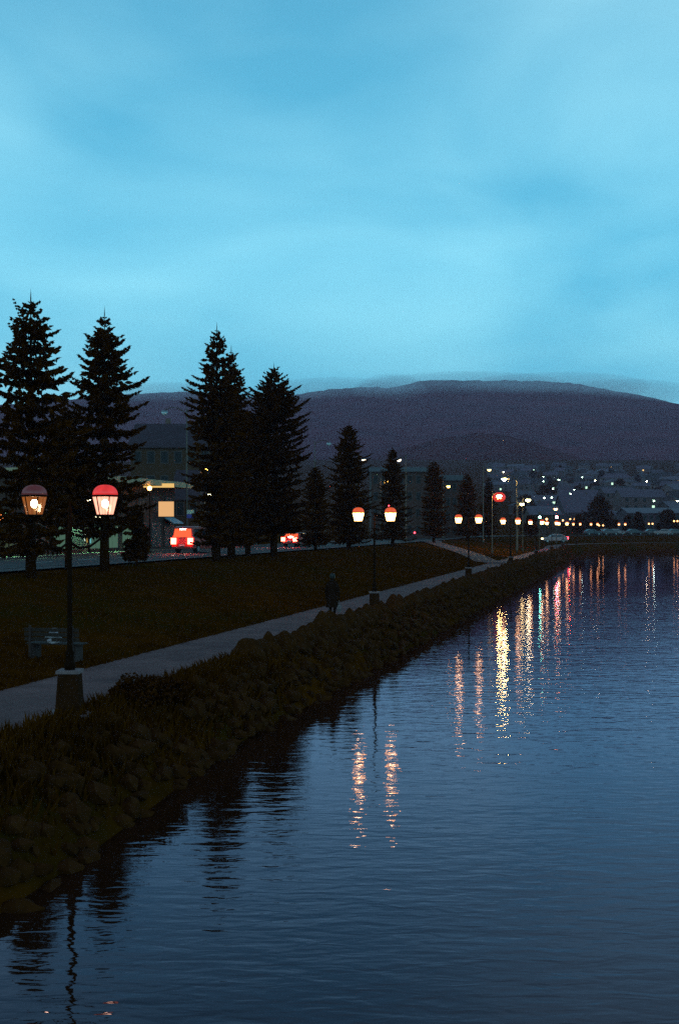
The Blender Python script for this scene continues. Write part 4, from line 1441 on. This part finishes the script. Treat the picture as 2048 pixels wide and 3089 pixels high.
def shrub(x, y, z, r, hgt, label, seed, n=2600):
    g = np.random.default_rng(seed)
    root = empty('shrub', (x, y, z))
    tag(root, label, 'shrub')
    st = MB()
    for i in range(9):
        a = i * 0.7
        st.tube([(0, 0, 0), (math.cos(a) * r * .4, math.sin(a) * r * .4, hgt * .5), (math.cos(a) * r * .7, math.sin(a) * r * .7, hgt * .85)], [.015, .01, .004], 5)
    st.build('stems', M_bark, root)
    p = g.normal(0, 1, (n, 3)); p /= np.linalg.norm(p, axis=1)[:, None]
    rad = g.random((n, 1)) ** 0.4 * (1 + 0.25 * np.sin(p[:, :1] * 5 + seed) * np.cos(p[:, 1:2] * 4))
    p = p * rad * np.array([r, r, hgt * 0.55]) + np.array([0, 0, hgt * 0.5])
    a = g.normal(0, 1, (n, 3)); a /= np.linalg.norm(a, axis=1)[:, None]
    b = np.cross(a, g.normal(0, 1, (n, 3))); b /= np.linalg.norm(b, axis=1)[:, None]
    sz = 0.05 * g.uniform(.6, 1.3, (n, 1))
    V = np.stack([p - a * sz, p + b * sz * .5, p + a * sz, p - b * sz * .5], axis=1).reshape(-1, 3)
    mesh_np('foliage', V, np.arange(n * 4).reshape(n, 4), M_leaf, root)
x, y = at(420, 1.15)
shrub(x, y, 1.1, 0.62, 0.62, 'low dark shrub on the bank edge before the first boulders', 3)
x, y = at(490, 1.0)
shrub(x, y, 1.1, 0.5, 0.5, 'smaller dark shrub touching the first boulder', 4)

# ------------------------------------------------------------------ bench with a pale bag
def bench():
    x, y = at(172, 5.6)
    root = empty('park_bench', (x, y, ground_z(x, y, 5.6)), ROADRZ + R(90))
    tag(root, 'small wooden park bench on the lawn behind the first lamp plinth', 'bench')
    wood = mat('bench_wood', (0.04, 0.014, 0.007), 0.9, nscale=4, namt=0.3)
    leg = mat('bench_concrete', (0.06, 0.022, 0.016), 0.9)
    for i in range(4):
        MB().box((0, -0.18 + i * 0.115, 0.43), (1.5, 0.10, 0.035)).build('slat', wood, root, bevel=0.006)
    for i in range(3):
        MB().box((0, 0.25 + i * 0.012, 0.55 + i * 0.12), (1.5, 0.03, 0.09)).build('back_slat', wood, root, bevel=0.006)
    for sx in (-0.58, 0.58):
        MB().box((sx, 0, 0.2), (0.09, 0.42, 0.42)).build('leg', leg, root, bevel=0.01)
        MB().box((sx, 0.30, 0.50), (0.06, 0.05, 0.80)).build('back_post', leg, root, bevel=0.01)
    return root
bn = bench()
bg = MB()
for k, (r, z) in enumerate(((0.17, 0), (0.2, 0.07), (0.18, 0.17), (0.11, 0.26), (0.05, 0.31), (0.08, 0.37))):
    for i in range(14):
        a = 2 * math.pi * i / 14
        q = r * (1 + 0.16 * math.sin(3 * a + k * 1.7) + 0.08 * math.sin(7 * a + k))
        bg.v.append((q * math.cos(a), q * 0.8 * math.sin(a), z))
for k in range(5):
    for i in range(14):
        bg.f.append((k * 14 + i, k * 14 + (i + 1) % 14, (k + 1) * 14 + (i + 1) % 14, (k + 1) * 14 + i))
bg.f.append(tuple(reversed(range(14))))
bo = bg.build('carrier_bag', mat('bag_plastic', (0.45, 0.30, 0.30), 0.6), smooth=False)
bo.location = (bn.location.x - 0.05, bn.location.y - 0.1, bn.location.z + 0.45)
tag(bo, 'pale knotted carrier bag standing on the park bench', 'bag')

# ------------------------------------------------------------------ the walker on the promenade
def person():
    x, y = at(1002, 2.1)
    root = empty('person', (x, y, ZP + 0.012), ROADRZ - R(90))
    tag(root, 'person in a long dark coat walking by the boulders with a pale bag', 'person')
    J = {'pel': (0, 0, .95), 'sp1': (0, 0, 1.12), 'sp2': (0, .015, 1.30), 'neck': (0, .02, 1.47), 'hd0': (0, .045, 1.56), 'hd1': (0, .055, 1.66),
         'shL': (-.17, .01, 1.40), 'elL': (-.235, -.03, 1.14), 'wrL': (-.235, .06, .92), 'paL': (-.235, .085, .85),
         'shR': (.17, .01, 1.40), 'elR': (.245, .0, 1.13), 'wrR': (.25, .03, .89), 'paR': (.25, .045, .82),
         'hiL': (-.09, 0, .90), 'knL': (-.095, .12, .50), 'anL': (-.095, .04, .10), 'toL': (-.10, .19, .035),
         'hiR': (.09, 0, .90), 'knR': (.095, .02, .50), 'anR': (.095, -.16, .12), 'toR': (.10, -.02, .035)}
    rad = {'pel': .14, 'sp1': .13, 'sp2': .15, 'neck': .055, 'hd0': .075, 'hd1': .085, 'sh': .07, 'el': .048, 'wr': .032, 'pa': .034, 'hi': .095, 'kn': .062, 'an': .042, 'to': .036}
    E = [('pel', 'sp1'), ('sp1', 'sp2'), ('sp2', 'neck'), ('neck', 'hd0'), ('hd0', 'hd1')]
    for q in 'LR':
        E += [('sp2', 'sh' + q), ('sh' + q, 'el' + q), ('el' + q, 'wr' + q), ('wr' + q, 'pa' + q), ('pel', 'hi' + q), ('hi' + q, 'kn' + q), ('kn' + q, 'an' + q), ('an' + q, 'to' + q)]
    for q, sg in (('L', -1), ('R', 1)):
        p = Vector(J['pa' + q])
        for k in range(4):
            dy = -0.030 + 0.02 * k
            ln = (0.055, 0.065, 0.06, 0.048)[k]
            a = 'f%s%da' % (q, k); b = 'f%s%db' % (q, k)
            J[a] = tuple(p + Vector((0, dy, -ln * .55))); J[b] = tuple(p + Vector((-sg * .018, dy + .004, -ln)))
            rad[a] = rad[b] = .0085
            E += [('pa' + q, a), (a, b)]
        a = 't' + q
        J[a] = tuple(p + Vector((-sg * 0.02, .052, -.015))); rad[a] = .0095
        E.append(('pa' + q, a))
    names = list(J)
    me = bpy.data.meshes.new('body')
    me.from_pydata([J[n] for n in names], [(names.index(a), names.index(b)) for a, b in E], [])
    me.materials.append(mat('dark_cloth', (0.030, 0.012, 0.008), 0.95, spec=0.0))
    o = bpy.data.objects.new('body', me); COL.objects.link(o); o.parent = root
    sm = o.modifiers.new('skin', 'SKIN')
    for i, n in enumerate(names):
        r = rad.get(n) or rad.get(n[:2])
        me.skin_vertices[0].data[i].radius = (r, r)
        me.skin_vertices[0].data[i].use_root = (n == 'pel')
    su = o.modifiers.new('sub', 'SUBSURF'); su.levels = 1; su.render_levels = 2
    coat = MB()
    prof = [(.235, .52), (.225, .62), (.20, .85), (.185, 1.0), (.20, 1.2), (.205, 1.36), (.14, 1.44), (.07, 1.48)]
    k0 = 18
    for r, z in prof:
        for i in range(k0):
            a = 2 * math.pi * i / k0
            f = 1 + (0.05 * math.sin(5 * a + z * 4) if z < 1.0 else 0)
            coat.v.append((r * f * math.cos(a), r * f * 0.72 * math.sin(a) + .01, z))
    for j in range(len(prof) - 1):
        for i in range(k0):
            coat.f.append((j * k0 + i, j * k0 + (i + 1) % k0, (j + 1) * k0 + (i + 1) % k0, (j + 1) * k0 + i))
    coat.build('coat', mat('coat_wool', (0.030, 0.011, 0.007), 0.95, spec=0.0), root, smooth=True)
    hair = MB(); hair.sphere((0, .035, 1.665), .102, 14, 9, 1.12); hair.build('hair', mat('dark_hair', (0.02, 0.013, 0.009), 0.7), root, smooth=True)
    fc = MB(); fc.sphere((0, .095, 1.625), .068, 12, 8, 1.3); fo = fc.build('face', mat('skin', (0.42, 0.24, 0.17), 0.6), root, smooth=True)
    nz = MB(); nz.tube([(0, .158, 1.645), (0, .178, 1.615)], [.008, .013], 6); nz.build('nose', mat('skin'), fo)
    for sg in (-1, 1):
        e = MB(); e.sphere((sg * .028, .148, 1.648), .009, 8, 5); e.build('eye', mat('eye_dark', (.02, .015, .015), .3), fo)
        e = MB(); e.sphere((sg * .088, .045, 1.625), .02, 8, 5, 1.6); e.build('ear', mat('skin'), fo)
    m_ = MB(); m_.box((0, .157, 1.585), (.04, .012, .008)); m_.build('mouth', mat('lips', (.3, .12, .1), .6), fo)
    b = MB()
    b.add([(.14, .0, .42), (.36, .0, .42), (.36, .14, .42), (.14, .14, .42), (.17, .05, .72), (.33, .05, .72), (.33, .09, .72), (.17, .09, .72)],
          [(3, 2, 1, 0), (4, 5, 6, 7), (0, 1, 5, 4), (1, 2, 6, 5), (2, 3, 7, 6), (3, 0, 4, 7)])
    return root, (x, y)
pr, (pxx, pyy) = person()
hb = MB()
hb.add([(-.1, -.05, 0), (.1, -.05, 0), (.1, .05, 0), (-.1, .05, 0), (-.13, -.06, .12), (.13, -.06, .12), (.13, .06, .12), (-.13, .06, .12), (-.09, -.02, .26), (.09, -.02, .26), (.09, .02, .26), (-.09, .02, .26)],
       [(3, 2, 1, 0), (0, 1, 5, 4), (1, 2, 6, 5), (2, 3, 7, 6), (3, 0, 4, 7), (4, 5, 9, 8), (5, 6, 10, 9), (6, 7, 11, 10), (7, 4, 8, 11), (8, 9, 10, 11)])
hbo = hb.build('hand_bag', mat('bag_cloth', (0.20, 0.12, 0.11), 0.8))
hnd = MB(); hnd.tube([(-.06, 0, .25), (-.05, 0, .38), (0, 0, .42), (.05, 0, .38), (.06, 0, .25)], .008, 6); hnd.build('handle', mat('bag_cloth'), hbo)
hv = Matrix.Rotation(ROADRZ - R(90), 4, 'Z') @ Vector((.25, .045, 0))
hbo.location = (pxx + hv.x, pyy + hv.y, ZP + 0.375)
hbo.rotation_euler = (0, 0, ROADRZ)
tag(hbo, 'pale bag hanging from the walking person\'s hand', 'bag')

# ------------------------------------------------------------------ mist lying on the ridge
mm = bpy.data.materials.new('ridge_mist')
mm.use_nodes = True
mm.node_tree.nodes.clear()
mo = mm.node_tree.nodes.new('ShaderNodeOutputMaterial')
mv = mm.node_tree.nodes.new('ShaderNodeVolumePrincipled')
mv.inputs['Color'].default_value = (0.97, 0.95, 0.98, 1)
mv.inputs['Density'].default_value = 0.0017
mm.node_tree.links.new(mv.outputs[0], mo.inputs['Volume'])
for (px, py, wpx, hpx, dd) in ((540, 1196, 300, 34, 200), (1010, 1186, 230, 38, 220), (1175, 1196, 120, 62, 220), (1400, 1172, 330, 36, 260), (1660, 1174, 300, 36, 260), (1850, 1192, 230, 36, 240)):
    Ym = 3020
    ob = MB().sphere((0, 0, 0), 1.0, 20, 12).build('ridge_mist', mm, smooth=True)
    ob.location = ((px - 1024) / F * Ym, Ym, zpix(py, Ym))
    ob.scale = (wpx / F * Ym, dd, hpx / F * Ym)
    tag(ob, 'pale mist lying along the mountain ridge', 'mist', 'mist on the mountain ridge', 'stuff')

# ------------------------------------------------------------------ haze
hz = MB()
hz.box((200, 2050, 210), (6400, 4400, 440))
zmin, zmax = -3.0, 470.0
hz = MB(); hz.box((200, 2080, (zmin + zmax) / 2), (6400, 4360, zmax - zmin))
hm = bpy.data.materials.new('haze')
hm.use_nodes = True
hm.node_tree.nodes.clear()
ho = hm.node_tree.nodes.new('ShaderNodeOutputMaterial')
hv_ = hm.node_tree.nodes.new('ShaderNodeVolumePrincipled')
hv_.inputs['Color'].default_value = (0.98, 0.62, 0.80, 1)
hv_.inputs['Density'].default_value = 0.00013
hv_.inputs['Anisotropy'].default_value = 0.2
hm.node_tree.links.new(hv_.outputs[0], ho.inputs['Volume'])
HAZE = True
if HAZE:
    h_o = hz.build('haze', hm)
    h_o.display_type = 'WIRE'
    tag(h_o, 'thin blue evening haze over the town and the mountain', 'haze', kind='stuff')
